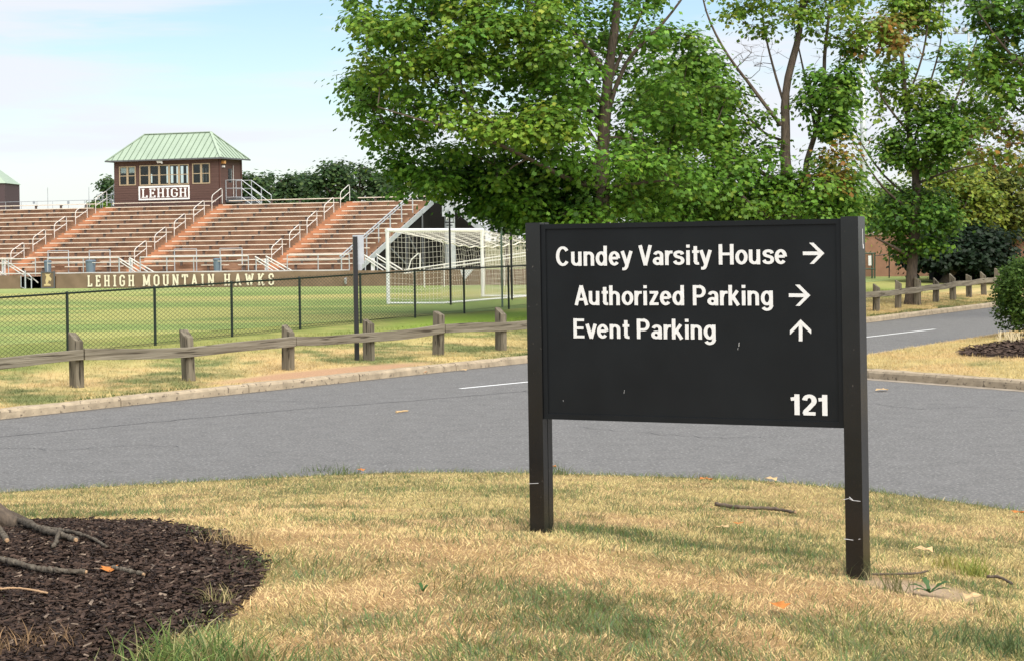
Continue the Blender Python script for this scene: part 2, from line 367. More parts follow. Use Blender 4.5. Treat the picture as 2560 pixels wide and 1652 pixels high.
def offset_sheet(name, ss, pp, m, colf, jit=0.0):
    K = np.array([[*kerb_frame(s)[0][:2], *kerb_frame(s)[2][:2]] for s in ss]); P, S = np.meshgrid(pp, np.arange(len(ss)))
    X = K[S, 0] + K[S, 2] * P; Y = K[S, 1] + K[S, 3] * P; Z = zp(P) + jit * (fbm(X.ravel(), Y.ravel(), 1.2).reshape(X.shape) - 0.5) * np.clip(P - 0.3, 0, 1)
    V = np.stack([X, Y, Z], -1).reshape(-1, 3); n = len(pp); i, j = np.meshgrid(np.arange(len(ss) - 1), np.arange(n - 1), indexing='ij'); q = (i * n + j).ravel()
    return arrays(name, V, 4, m, col=colf(V[:, 0], V[:, 1], P.ravel()), faces=np.stack([q, q + n, q + n + 1, q + 1], 1), smooth=True, kind='structure')
ssn = np.concatenate([np.arange(10, 26, 2.0), np.arange(26, 90, 0.22), np.arange(90, _fs[-1], 3)])
offset_sheet('verge', ssn, np.concatenate([np.arange(0.17, 4, 0.15), np.arange(4, 9.01, 0.35)]), M['soil'], verge_col, 0.05)
ssf = np.concatenate([np.arange(0, 26, 2.0), np.arange(26, 110, 0.6), np.arange(110, _fs[-1], 3)])
fieldo = offset_sheet('sports_field', ssf, np.concatenate([np.arange(9.0, 70, 0.6), np.arange(72, 260, 6.0)]), M['field'], lambda x, y, p: field_col(x, y))
lines = [[(0, 856), (894, 769)], [(396, 780), (894, 746)], [(0, 834), (172, 835), (396, 780.5)], [(0, 863), (42, 865)], [(600, 763), (780, 752)]]
for l in lines: strip([G(x, y, 0.53) for x, y in l], 0.11, 0.545, 'field_line', M['road_paint'], fieldo)

# near lawn
YE = ([-9, -5.3, -3.6, -1.38, 0.17, 2.7, 3.5, 4.6, 6.0, 8.0], [18.6, 20.2, 20.8, 21.45, 21.2, 20.2, 19.2, 17.7, 15.2, 11.0])
_yx = np.linspace(-9, 8, 200); _yy = np.interp(_yx, *YE); _yy = np.convolve(np.pad(_yy, 8, 'edge'), np.ones(17) / 17, 'valid')
def ye(x): return np.interp(x, _yx, _yy)
def zlawn(x, y):
    x = np.asarray(x, float); y = np.asarray(y, float)
    z0 = np.interp(x, [-9, -3, 0.16, 2.0, 3.0, 5.0, 8.0], [0.90, 0.86, 0.815, 0.612, 0.50, 0.34, 0.2]); s_ = np.clip((y - (ye(x) - 9.5)) / 9.5, 0, 1.2)
    return 0.10 + (z0 - 0.10) * (1 - np.clip(s_, 0, 1)) ** 1.15 + 0.05 * (fbm(x, y, 1.3) - 0.5) * (1 - np.clip(s_, 0, 1)) - 0.14 * np.clip((s_ - 0.985) / 0.02, 0, 1)
def ZL(x, y): return float(zlawn(np.array([x]), np.array([y]))[0])
def GL(px, py):                          # photograph point on the near lawn
    z = 0.6
    for _ in range(12): p = G(px, py, z); z = ZL(p.x, p.y)
    return Vector((p.x, p.y, z))
MUL = [GL(x * 1.0729, y * 1.0729) for x, y in ((-60, 1222), (60, 1219), (180, 1218), (330, 1222), (430, 1240), (505, 1262), (560, 1290), (600, 1325), (606, 1350), (585, 1385), (530, 1430), (480, 1452), (410, 1478), (340, 1505), (290, 1540), (240, 1600), (-80, 1620))]
mpoly = np.array([(p.x, p.y) for p in MUL])
def inside(poly, x, y):
    r = np.zeros(len(x), bool); n = len(poly)
    for i in range(n):
        x0, y0 = poly[i]; x1, y1 = poly[(i + 1) % n]
        c = (y0 > y) != (y1 > y); t = (x1 - x0) * (y - y0) / (y1 - y0 + 1e-12) + x0; r ^= c & (x < t)
    return r
def edge_dist(poly, x, y):
    d = np.full(len(x), 1e9); n = len(poly)
    for i in range(n):
        a = poly[i]; b = poly[(i + 1) % n]; ab = b - a; t = np.clip(((x - a[0]) * ab[0] + (y - a[1]) * ab[1]) / (ab @ ab + 1e-12), 0, 1)
        d = np.minimum(d, np.hypot(x - a[0] - t * ab[0], y - a[1] - t * ab[1]))
    return d
PATCH = [(GL(*p), r, a) for p, r, a in (((1500, 1330), 0.40, 1), ((1700, 1360), 0.45, 0.8), ((1990, 1385), 0.42, 1), ((1400, 1500), 0.45, 1), ((1300, 1480), 0.5, 0.8), ((1520, 1560), 0.5, 0.9), ((1060, 1630), 0.4, 0.9), ((1690, 1630), 0.5, 0.7), ((900, 1560), 0.4, 0.6), ((2500, 1600), 0.4, 1), ((2300, 1370), 0.5, 0.7), ((780, 1440), 0.3, 0.6), ((1180, 1290), 0.25, 0.6), ((880, 1650), 0.4, 0.5), ((2060, 1560), 0.35, 0.6), ((1330, 1310), 0.25, 0.7), ((300, 1285), 0.5, 0.8), ((60, 1290), 0.5, 0.9), ((1850, 1440), 0.5, 0.4))]
STRAW = [(GL(*p), r) for p, r in (((760, 1330), 0.9), ((1080, 1370), 0.9), ((1450, 1425), 0.55), ((900, 1480), 0.5), ((620, 1500), 0.4), ((1880, 1480), 0.5), ((2150, 1500), 0.6), ((2230, 1420), 0.35), ((1700, 1260), 0.5), ((980, 1620), 0.35))]
def lawn_mix(x, y):                      # (greenness, strawness)
    gq = np.clip((0.50 - (0.55 * fbm(x, y, 0.9, 4) + 0.45 * fbm(x + 50, y + 9, 0.22, 3))) * 6 + 0.16, 0, 1) * 0.48
    sq = np.clip((fbm(x - 20, y + 60, 1.2, 3) - 0.46) * 5, 0, 1)
    for p, r, a in PATCH:
        w = np.exp(-(((x - p.x) / r) ** 2 + ((y - p.y) / (r * 0.8)) ** 2)) * a; gq = np.maximum(gq * 1.0, np.clip(w * (0.15 + 1.5 * fbm(x + 9, y, 0.22, 3)), 0, 0.8))
    for p, r in STRAW:
        w = np.exp(-(((x - p.x) / r) ** 2 + ((y - p.y) / r) ** 2)); sq = np.maximum(sq, w); gq = gq * (1 - 0.75 * w)
    edge = np.clip((y - ye(x) + 0.55) / 0.45, 0, 1); gq = np.maximum(gq, edge * 0.85)
    back = np.clip((y - 13.5) / 5, 0, 1); gq = gq * (1 - 0.25 * back * (1 - edge)); sq = sq * (1 - 0.6 * back)
    return np.clip(gq, 0, 1), np.clip(sq, 0, 1)
DIRT = GL(2290, 1470)
def lawn_col(x, y):
    gq, sq = lawn_mix(x, y); gq = gq[:, None]; sq = sq[:, None]
    tan = np.array([0.50, 0.375, 0.165]); straw = np.array([0.56, 0.355, 0.175]); grn = np.array([0.14, 0.155, 0.07])
    return (tan * (1 - sq) + straw * sq) * (1 - gq) + grn * gq
xs = np.concatenate([np.arange(-9, -4.2, 0.3), np.arange(-4.2, 5.2, 0.05), np.arange(5.2, 8.01, 0.3)]); ts = np.concatenate([np.linspace(0, 0.985, 260), [0.99, 0.995, 1.0, 1.004]])
X, T = np.meshgrid(xs, ts, indexing='ij'); Y = 4.0 + (ye(X.ravel()).reshape(X.shape) - 4.0) * T
V = np.stack([X, Y, zlawn(X.ravel(), Y.ravel()).reshape(X.shape)], -1).reshape(-1, 3); V[:, 2] = np.maximum(V[:, 2], -0.03)
lc = lawn_col(V[:, 0], V[:, 1]) * 0.55
dd = np.clip(1.4 - np.hypot((V[:, 0] - DIRT.x) / 0.33, (V[:, 1] - DIRT.y) / 0.42), 0, 1)[:, None]; lc = lc * (1 - dd) + np.array([0.35, 0.26, 0.175]) * dd
inm = inside(mpoly, V[:, 0], V[:, 1])
lc[inm] = np.array([0.035, 0.024, 0.019]); V[inm, 2] += 0.006 + 0.02 * np.clip(edge_dist(mpoly, V[inm, 0], V[inm, 1]), 0, 1)
n = len(ts); i, j = np.meshgrid(np.arange(len(xs) - 1), np.arange(n - 1), indexing='ij'); q = (i * n + j).ravel()
arrays('lawn', V, 4, M['soil'], col=lc, faces=np.stack([q, q + n, q + n + 1, q + 1], 1), smooth=True, kind='structure')

# grass blades
def blades(name, P, H, Wd, col, tilt, label, parent=None, droop=0.5, mat_scale=0.0, simple=False):
    n = len(P); az = rng.random(n) * 2 * np.pi; lean = rng.random(n) * 2 * np.pi
    if mat_scale: lean = 12.6 * fbm(P[:, 0], P[:, 1], mat_scale, 2) + rng.normal(0, 1.25, n)
    d = np.stack([np.cos(az), np.sin(az), np.zeros(n)], 1) * (Wd / 2)[:, None]
    l = np.stack([np.cos(lean), np.sin(lean), np.zeros(n)], 1)
    st, ct = np.sin(tilt)[:, None], np.cos(tilt)[:, None]; up = np.array([0, 0, 1.0])
    mid = P + (l * st + up * ct) * (H * 0.55)[:, None]
    t2 = np.clip(tilt + droop, 0, 1.62); tip = mid + (l * np.sin(t2)[:, None] + up * np.cos(t2)[:, None]) * (H * 0.5)[:, None]
    if simple:
        o = arrays(name, np.stack([P - d * 1.15, P + d * 1.15, tip], 1).reshape(-1, 3), 3, M['blade'], parent=parent, col=np.repeat(col, 3, 0), kind='stuff')
        return tag(o, label, 'grass') if label else o
    V = np.stack([P - d, P + d, mid + d * 0.75, mid - d * 0.75, tip], 1).reshape(-1, 3); b = np.arange(n)[:, None] * 5
    fc = np.concatenate([b + np.array([0, 1, 2]), b + np.array([0, 2, 3]), b + np.array([3, 2, 4])], 0)
    o = arrays(name, V, 3, M['blade'], parent=parent, col=np.repeat(col, 5, 0), faces=fc, kind='stuff')
    return tag(o, label, 'grass') if label else o
N = 360000
yy = 7.6 + (21.6 - 7.6) * rng.random(N) ** 1.25; xx = (rng.random(N) - 0.5) * 2 * (yy * 0.272 + 0.25)
k = (yy < ye(xx) + 0.02) & ~(inside(mpoly, xx, yy) & (edge_dist(mpoly, xx, yy) > 0.05 + 0.12 * rng.random(N)))
k &= ~((np.hypot((xx - DIRT.x) / 0.36, (yy - DIRT.y) / 0.45) < 1) & (rng.random(N) < 0.9))
xx, yy = xx[k], yy[k]; n = len(xx); gq, sq = lawn_mix(xx, yy); isg = rng.random(n) < gq
tan = np.array([0.70, 0.57, 0.26]); straw = np.array([0.75, 0.565, 0.285]); strawm = rng.random(n)[:, None] < sq[:, None]
bc = np.where(strawm, straw, tan) * (0.7 + 0.5 * rng.random(n))[:, None]
dk = rng.random(n) < 0.05; isg |= dk & (sq < 0.8)
gr = np.stack([0.115 + 0.10 * rng.random(n), 0.15 + 0.10 * rng.random(n), 0.055 + 0.05 * rng.random(n)], 1); bc[isg] = gr[isg]
edge = (yy > ye(xx) - 0.35)
clump = fbm(xx + 3, yy * 1.2, 0.28, 3)
H = (0.020 + 0.034 * rng.random(n)) * (0.5 + 1.0 * clump) + 0.024 * isg * (0.3 + clump) + 0.04 * (rng.random(n) < 0.015) + 0.05 * edge * rng.random(n) ** 3; tilt = np.where(isg, 0.25 + 0.6 * rng.random(n), 0.6 + 0.85 * rng.random(n))
blades('grass', np.stack([xx, yy, zlawn(xx, yy) - 0.004], 1), H, 0.0026 + 0.0030 * rng.random(n), bc, tilt, 'short drought-dried lawn grass around the black directional sign', mat_scale=0.3)
# verge grass
N = 150000; ss = 24 + 66 * rng.random(N) ** 0.9; pp = 0.2 + 6.3 * rng.random(N) ** 1.4
K = np.array([[*kerb_frame(s_)[0][:2], *kerb_frame(s_)[2][:2]] for s_ in _sgrid]); ki = np.clip((ss / 0.5), 0, len(K) - 2); k0 = ki.astype(int); kf = (ki - k0)[:, None]; Kq = K[k0] * (1 - kf) + K[k0 + 1] * kf
xx = Kq[:, 0] + Kq[:, 2] * pp; yy = Kq[:, 1] + Kq[:, 3] * pp
u = (xx - BARE.x) * 0.57 + (yy - BARE.y) * 0.82; k = (((u / 3.0) ** 2 + ((pp - 0.55) / 0.5) ** 2) > 0.9 + 0.5 * rng.random(N)) & (np.abs(xx) < yy * 0.275 + 1)
xx, yy, pp = xx[k], yy[k], pp[k]; n = len(xx)
vc = verge_col(xx, yy, pp) * (0.75 + 0.6 * rng.random(n))[:, None]
gedge = (pp < 0.36) & (vnoise(xx, yy, 1.6) > 0.4); vc[gedge] = np.array([0.10, 0.13, 0.045])
blades('verge_grass', np.stack([xx, yy, zp(pp) - 0.01 + 0.05 * (fbm(xx, yy, 1.2) - 0.5)], 1), 0.05 + 0.06 * rng.random(n), 0.008 + 0.006 * rng.random(n), vc, 0.2 + 1.0 * rng.random(n), 'patchy dry grass on the verge under the timber rail', simple=True)

# mulch bed chips
N = 60000; lo, hi = mpoly.min(0), mpoly.max(0)
xx = np.maximum(lo[0], -4.2) + (hi[0] - np.maximum(lo[0], -4.2)) * rng.random(N); yy = np.maximum(lo[1], 7.6) + (hi[1] - np.maximum(lo[1], 7.6)) * rng.random(N)
k = inside(mpoly, xx, yy) | (edge_dist(mpoly, xx, yy) < 0.14 * rng.random(N) ** 2); xx, yy = xx[k], yy[k]; n = len(xx); ed = edge_dist(mpoly, xx, yy)
zz = zlawn(xx, yy) + 0.008 + 0.02 * np.clip(ed, 0, 1) + 0.022 * rng.random(n)
a = rng.random(n) * np.pi; L = 0.008 + 0.030 * rng.random(n) ** 2.0; Wc = 0.003 + 0.006 * rng.random(n); ti = (rng.random(n) - 0.5) * 0.7
dx = np.stack([np.cos(a) * np.cos(ti), np.sin(a) * np.cos(ti), np.sin(ti)], 1) * L[:, None]; dy = np.stack([-np.sin(a), np.cos(a), (rng.random(n) - 0.5) * 0.8], 1) * Wc[:, None]; up = np.array([0, 0, 0.006])
C = np.stack([xx, yy, zz], 1)
V = np.stack([C - dx - dy, C + dx * 0.8 - dy * 0.6, C + dx + dy * 0.7, C - dx * 0.7 + dy, C - dx * 0.9 - dy + up, C + dx * 0.8 - dy * 0.6 + up, C + dx + dy * 0.7 + up, C - dx * 0.7 + dy + up], 1).reshape(-1, 3)
b = np.arange(n)[:, None] * 8; fc = np.concatenate([b + np.array(q_) for q_ in ((4, 5, 6, 7), (0, 1, 5, 4), (1, 2, 6, 5))], 0)
mc = np.array([0.052, 0.034, 0.026]) * (0.45 + 1.1 * rng.random(n))[:, None]; pale = rng.random(n) < 0.05; mc[pale] = np.array([0.19, 0.145, 0.11]) * (0.6 + 0.7 * rng.random(pale.sum()))[:, None]
tag(arrays('mulch', V, 4, M['mulch'], col=np.repeat(mc, 8, 0), faces=fc, kind='stuff'), 'dark brown bark mulch in the round tree bed', 'mulch')

# island on the right: kerb, turf, mulch
nearK = [Vector(p) for p in ((5.55, 37.15, 0), (5.72, 36.6, 0), (6.4, 35.45, 0), (8.4, 32.2, 0), (14.0, 23.1, 0))]
farK = [Vector(p) for p in ((5.55, 37.15, 0), (5.75, 37.7, 0), (7.25, 40.2, 0), (12.0, 48.0, 0), (25.0, 69.4, 0))]
isl = setting('kerb_island')
for line, sg in ((nearK, 1), (farK, -1)):
    pts = [line[0], line[1]]
    for a, b in zip(line[1:-1], line[2:]):
        m_ = max(1, int((b - a).length / 2.6)); pts += [a.lerp(b, (i + 1) / m_) for i in range(m_)]
    for a, b in zip(pts[:-1], pts[1:]):
        d = (b - a).normalized(); kerb_stone(a, b, Vector((-d.y, d.x, 0)) * sg, isl, h=0.16, w=0.2)
ip = np.array([(p.x, p.y) for p in nearK] + [(40, 23), (40, 69.4)] + [(p.x, p.y) for p in reversed(farK[1:])])
zi = lambda x, y: 0.155 + 0.12 * np.clip(edge_dist(ip, x, y) / 3, 0, 1) + 0.03 * (fbm(x, y, 1.0) - 0.5)
IM = np.array([(p.x, p.y) for p in [G(x * 1.0729, y * 1.0729, 0.25) for x, y in ((2228, 822), (2262, 808), (2320, 798), (2400, 790), (2470, 795), (2470, 838), (2386, 836), (2300, 834), (2245, 830))]])
def resample(line, n, off):
    P = along(line, 0.2); L = [0.0]
    for p_, q_ in zip(P[:-1], P[1:]): L.append(L[-1] + (q_ - p_).length)
    t = np.linspace(0, 1, n) ** 1.3 * L[-1]; xs_ = np.interp(t, L, [p.x for p in P]); ys_ = np.interp(t, L, [p.y for p in P])
    dx_ = np.gradient(xs_); dy_ = np.gradient(ys_); h_ = np.hypot(dx_, dy_); return np.stack([xs_ - dy_ / h_ * off, ys_ + dx_ / h_ * off], 1)
A_ = resample(nearK, 170, 0.17); B_ = resample(farK, 170, -0.17); A_[0] = B_[0] = (A_[0] + B_[0]) / 2; tt = np.linspace(0, 1, 46)
XY = A_[:, None, :] * (1 - tt[None, :, None]) + B_[:, None, :] * tt[None, :, None]; n_ = len(tt); XY = XY.reshape(-1, 2)
V = np.concatenate([XY, zi(XY[:, 0], XY[:, 1])[:, None]], 1); ic = dry_col(V[:, 0], V[:, 1], 90.0, 0.30) * 0.85; im = inside(IM, V[:, 0], V[:, 1]); ic[im] = (0.045, 0.03, 0.024)
i, j = np.meshgrid(np.arange(169), np.arange(n_ - 1), indexing='ij'); q = (i * n_ + j).ravel()
arrays('island_turf', V, 4, M['soil'], col=ic, faces=np.stack([q, q + n_, q + n_ + 1, q + 1], 1), smooth=True, kind='structure')
N = 60000; yy = 30 + 22 * rng.random(N); xx = 5.5 + (yy * 0.275 - 4.5) * rng.random(N); k = inside(ip, xx, yy) & (edge_dist(ip, xx, yy) > 0.17) & ~inside(IM, xx, yy); xx, yy = xx[k], yy[k]; n = len(xx)
vc = dry_col(xx, yy, 90.0, 0.30) * (0.8 + 0.6 * rng.random(n))[:, None]
blades('island_grass', np.stack([xx, yy, zi(xx, yy) - 0.01], 1), 0.05 + 0.06 * rng.random(n), 0.008 + 0.005 * rng.random(n), vc, 0.2 + 1.0 * rng.random(n), 'yellowed grass on the kerbed island at the right', simple=True)
N = 3500; xx = IM[:, 0].min() + np.ptp(IM[:, 0]) * rng.random(N); yy = IM[:, 1].min() + np.ptp(IM[:, 1]) * rng.random(N); k = inside(IM, xx, yy); xx, yy = xx[k], yy[k]; n = len(xx)
a = rng.random(n) * np.pi; C = np.stack([xx, yy, zi(xx, yy) + 0.02 + 0.05 * rng.random(n)], 1); dx = np.stack([np.cos(a), np.sin(a), (rng.random(n) - .5) * .5], 1) * 0.05; dy = np.stack([-np.sin(a), np.cos(a), (rng.random(n) - .5)], 1) * 0.018
V = np.stack([C - dx - dy, C + dx - dy, C + dx + dy, C - dx + dy], 1).reshape(-1, 3); mc = np.array([0.06, 0.04, 0.03]) * (0.4 + 1.3 * rng.random(n))[:, None]
tag(arrays('island_mulch', V, 4, M['mulch'], col=np.repeat(mc, 4, 0), kind='stuff'), 'brown mulch around the round shrub on the island', 'mulch')

# ------------------------------------------------------------------ lettering: strokes laid on a plane
def el(cx, cy, rx, ry, a0, a1, n=22): return [(cx + rx * math.cos(math.radians(a0 + (a1 - a0) * i / n)), cy + ry * math.sin(math.radians(a0 + (a1 - a0) * i / n))) for i in range(n + 1)]
def sm(pts, n=6): return [(p.x, p.y) for p in catmull([(x, y, 0) for x, y in pts], n)]
BOWL = el(.28, .36, .19, .292, 0, 360, 32)
GL_ = {
 'C': (.74, [el(.35, .5, .26, .432, 38, 322, 30)]),
 'u': (.62, [[(.46, .72), (.46, 0)], [(.11, .72), (.11, .27)] + el(.28, .25, .17, .178, 180, 350, 14)]),
 'n': (.62, [[(.11, 0), (.11, .72)], [(.46, 0), (.46, .45)] + el(.285, .46, .175, .188, 0, 165, 14)]),
 'h': (.62, [[(.11, 0), (.11, 1)], [(.46, 0), (.46, .45)] + el(.285, .46, .175, .188, 0, 165, 14)]),
 'd': (.63, [BOWL, [(.47, 0), (.47, 1)]]), 'o': (.61, [el(.30, .36, .2, .292, 0, 360, 32)]),
 'e': (.60, [[(.12, .375), (.46, .375)], el(.285, .36, .19, .292, 0, 318, 28)]),
 'y': (.56, [[(.07, .72), (.285, .05)], sm([(.50, .72), (.31, .08), (.255, -.09), (.19, -.165), (.07, -.165)], 5)]),
 'V': (.65, [[(.08, 1), (.325, 0)], [(.57, 1), (.325, 0)]]), 'v': (.54, [[(.07, .72), (.27, 0)], [(.47, .72), (.27, 0)]]),
 'a': (.59, [[(.45, .0), (.45, .5)], el(.29, .49, .16, .155, 0, 165, 14), el(.265, .205, .155, .135, 0, 360, 24)]),
 'r': (.39, [[(.11, 0), (.11, .72)], sm([(.11, .38), (.16, .55), (.25, .635), (.38, .645)], 5)]),
 's': (.57, [sm([(.46, .52), (.42, .61), (.29, .65), (.16, .61), (.12, .52), (.17, .43), (.29, .385), (.42, .33), (.47, .215), (.42, .11), (.29, .07), (.15, .11), (.09, .205)], 4)]),
 'i': (.31, [[(.155, 0), (.155, .72)], [(.155, .85), (.155, 1)]]),
 't': (.38, [[(.19, .92), (.19, .2)] + sm([(.19, .2), (.21, .1), (.28, .072), (.35, .075)], 4), [(.04, .65), (.35, .65)]]),
 'H': (.78, [[(.12, 0), (.12, 1)], [(.64, 0), (.64, 1)], [(.12, .52), (.64, .52)]]),
 'A': (.70, [[(.09, 0), (.35, 1)], [(.61, 0), (.35, 1)], [(.18, .30), (.52, .30)]]),
 'z': (.54, [[(.06, .645), (.46, .645)], [(.42, .66), (.11, .06)], [(.05, .075), (.48, .075)]]),
 'P': (.69, [[(.12, 0), (.12, 1)], [(.12, .925), (.36, .925)] + el(.36, .69, .2, .235, 90, -90, 16) + [(.12, .455)]]),
 'k': (.57, [[(.11, 0), (.11, 1)], [(.12, .26), (.44, .72)], [(.23, .42), (.48, 0)]]),
 'g': (.63, [BOWL, [(.47, .72), (.47, -.02)] + el(.28, -.02, .19, .175, 0, -155, 16)]),
 'E': (.64, [[(.12, 0), (.12, 1)], [(.12, .925), (.56, .925)], [(.12, .52), (.53, .52)], [(.12, .075), (.57, .075)]]),
 '1': (.56, [[(.34, 0), (.34, 1)], [(.08, .76), (.36, .80)]]),
 '2': (.62, [el(.31, .70, .20, .222, 175, -30, 18) + sm([(.48, .58), (.30, .36), (.16, .20), (.12, .06)], 5), [(.05, .08), (.56, .08)]]),
 ' ': (.30, []),
}
SER = lambda x, y, w=.16: [(x - w, y), (x + w, y)]
BLK = {  # slab-serif capitals
 'L': (.80, [[(.22, .0), (.22, 1)], SER(.22, .95), [(.06, .05), (.66, .05)], [(.62, 0), (.62, .26)]]),
 'E': (.82, [[(.22, 0), (.22, 1)], [(.06, .95), (.68, .95)], [(.64, .76), (.64, 1)], [(.22, .5), (.5, .5)], [(.5, .38), (.5, .62)], [(.06, .05), (.70, .05)], [(.66, 0), (.66, .24)]]),
 'H': (.96, [[(.24, 0), (.24, 1)], [(.72, 0), (.72, 1)], [(.24, .5), (.72, .5)], SER(.24, .95), SER(.24, .05), SER(.72, .95), SER(.72, .05)]),
 'I': (.54, [[(.27, 0), (.27, 1)], SER(.27, .95, .2), SER(.27, .05, .2)]),
 'G': (.86, [[(.70, .70), (.70, .82), (.58, .94), (.30, .94), (.16, .80), (.16, .20), (.30, .06), (.58, .06), (.70, .20), (.70, .46)], [(.44, .46), (.80, .46)]]),
 'M': (1.14, [[(.22, 0), (.22, 1)], [(.92, 0), (.92, 1)], [(.22, 1), (.57, .12)], [(.92, 1), (.57, .12)], SER(.20, .95, .14), SER(.94, .95, .14), SER(.22, .05), SER(.92, .05)]),
 'O': (.86, [[(.43, .94), (.28, .94), (.15, .80), (.15, .20), (.28, .06), (.58, .06), (.71, .20), (.71, .80), (.58, .94), (.43, .94)]]),
 'U': (.94, [[(.22, 1), (.22, .20), (.34, .06), (.60, .06), (.72, .20), (.72, 1)], SER(.22, .95), SER(.72, .95)]),
 'N': (.98, [[(.22, 0), (.22, 1)], [(.76, 0), (.76, 1)], [(.22, 1), (.76, 0)], SER(.18, .95, .12), SER(.22, .05), SER(.76, .95)]),
 'T': (.84, [[(.42, 0), (.42, 1)], [(.06, .95), (.78, .95)], [(.10, .74), (.10, 1)], [(.74, .74), (.74, 1)], SER(.42, .05)]),
 'A': (.96, [[(.20, 0), (.48, 1)], [(.76, 0), (.48, 1)], [(.30, .32), (.66, .32)], SER(.20, .05, .15), SER(.76, .05, .15)]),
 'W': (1.20, [[(.18, 1), (.38, 0)], [(.38, 0), (.60, .9)], [(.60, .9), (.82, 0)], [(.82, 0), (1.02, 1)], SER(.18, .95, .15), SER(1.02, .95, .15)]),
 'K': (.96, [[(.22, 0), (.22, 1)], [(.22, .38), (.72, 1)], [(.38, .58), (.74, 0)], SER(.22, .95), SER(.22, .05), SER(.72, .95, .14), SER(.76, .05, .15)]),
 'S': (.78, [[(.62, .66), (.62, .82), (.52, .94), (.26, .94), (.15, .82), (.15, .64), (.26, .54), (.52, .46), (.63, .36), (.63, .18), (.52, .06), (.26, .06), (.15, .18), (.15, .34)]]),
 ' ': (.62, []),
}
def lettering(text, font, org, right, up, cap, width, sv, sh, name, m, parent, lift=0.002, track=0.0, thick=0.0018, label=None):
    """strokes of a text as thin raised plates; org is the baseline start, each stroke a hair prouder than the last"""
    right, up = Vector(right).normalized(), Vector(up).normalized(); nrm = right.cross(up)
    adv = sum(font[c][0] + track for c in text) - track; sx = width / adv; b = MB(); x0 = 0.0; nth = 0
    for c in text:
        a, strokes = font[c]
        for st in strokes:
            nth += 1; h = lift + thick * (1 + (nth % 7) * 0.18); n = len(st); Lp, Rp = [], []
            closed = n > 3 and math.hypot(st[0][0] - st[-1][0], st[0][1] - st[-1][1]) < 1e-6
            for i in range(n):
                p0 = st[i - 1] if i > 0 else (st[-2] if closed else st[0]); p1 = st[i + 1] if i < n - 1 else (st[1] if closed else st[-1])
                dx, dy = p1[0] - p0[0], p1[1] - p0[1]; l = math.hypot(dx, dy) or 1; dx /= l; dy /= l
                hw = 0.5 * math.hypot(sv * dy, sh * dx)
                if 0 < i < n - 1 or closed:
                    ax, ay = st[i][0] - p0[0], st[i][1] - p0[1]; la = math.hypot(ax, ay) or 1; co = (ax * dx + ay * dy) / la; hw = hw / max(0.7, co)
                Lp.append((st[i][0] - dy * hw, st[i][1] + dx * hw)); Rp.append((st[i][0] + dy * hw, st[i][1] - dx * hw))
            def P3(q, hh): return Vector(org) + right * ((x0 + q[0]) * sx) + up * (q[1] * cap) + nrm * hh
            k = len(b.v)
            for i in range(n): b.v += [tuple(P3(Lp[i], lift)), tuple(P3(Rp[i], lift)), tuple(P3(Lp[i], h)), tuple(P3(Rp[i], h))]
            for i in range(n - 1):
                o = k + 4 * i; b.f += [(o + 3, o + 7, o + 6, o + 2), (o + 2, o + 6, o + 4, o), (o + 1, o + 5, o + 7, o + 3)]
            if not closed: b.f += [(k, k + 1, k + 3, k + 2), (k + 4 * n - 4, k + 4 * n - 2, k + 4 * n - 1, k + 4 * n - 3)]
        x0 += a + track
    return b.build(name, m, parent, label=label)

# ------------------------------------------------------------------ directional sign
TH = math.radians(27.0); SX = Vector((math.cos(TH), -math.sin(TH), 0)); SN = Vector((math.sin(TH), math.cos(TH), 0))   # along the face, away from the camera
R0 = W(2102, 547, 11.57)                      # front seam between face and right post, top
def on_sign(px, py, off=0.0):                 # photograph point on the plane of the sign face
    r = Vector(ray(px, py)); c = Vector((0, 0, EYE)); t = (R0 + SN * off - c).dot(SN) / r.dot(SN); return c + r * t
Ls = on_sign(1352, 561); ux = (R0 - Ls).dot(SX); ZT = R0.z; ZB = (on_sign(2105, 1070).z + on_sign(1356.5, 1046).z) / 2
sign = root('directional_sign', 'black metal roadside direction sign on two square posts, white lettering and arrows', 'sign', (Ls.x + SX.x * ux / 2, Ls.y + SX.y * ux / 2, ZL(Ls.x + SX.x, Ls.y)))
O2 = Vector((R0.x, R0.y, 0)) - SX * ux         # left seam foot
def sp_(a, v, z): q = O2 + SX * a + SN * v; return Vector((q.x, q.y, z))
def sbox(b, a0, a1, v0, v1, z0, z1): return b.hexa([sp_(a0, v0, z0), sp_(a1, v0, z0), sp_(a1, v1, z0), sp_(a0, v1, z0), sp_(a0, v0, z1), sp_(a1, v0, z1), sp_(a1, v1, z1), sp_(a0, v1, z1)])
PW, PD = 0.104, 0.135
for a0, a1, inner in ((-PW, -0.002, 1), (ux + 0.002, ux + PW + 0.004, -1)):
    c = sp_((a0 + a1) / 2, 0.05, 0); zb = ZL(c.x, c.y) - 0.06; b = MB()
    # channel-shaped post: two cheeks, outer web; the groove faces the other post
    i0, i1 = (a1 - 0.03, a1) if inner > 0 else (a0, a0 + 0.03); o0, o1 = (a0, a1 - 0.03) if inner > 0 else (a0 + 0.03, a1)
    sbox(b, o0, o1, -0.012, PD - 0.012, zb, ZT + 0.008); sbox(b, i0, i1, -0.0118, 0.052, zb, ZT + 0.0078); sbox(b, i0, i1, 0.060, PD - 0.0122, zb, ZT + 0.0078)
    post = b.build('post', M['black_post'], sign)
    cap = MB(); sbox(cap, a0 + 0.002, a1 - 0.002, -0.010, PD - 0.014, ZT + 0.0082, ZT + 0.0115); cap.build('post_cap', M['black_post'], post)
fw = 0.03
b = MB(); sbox(b, fw, ux - fw, 0.010, 0.085, ZB + 0.034, ZT - fw); face = b.build('sign_face', M['black_paint'], sign)
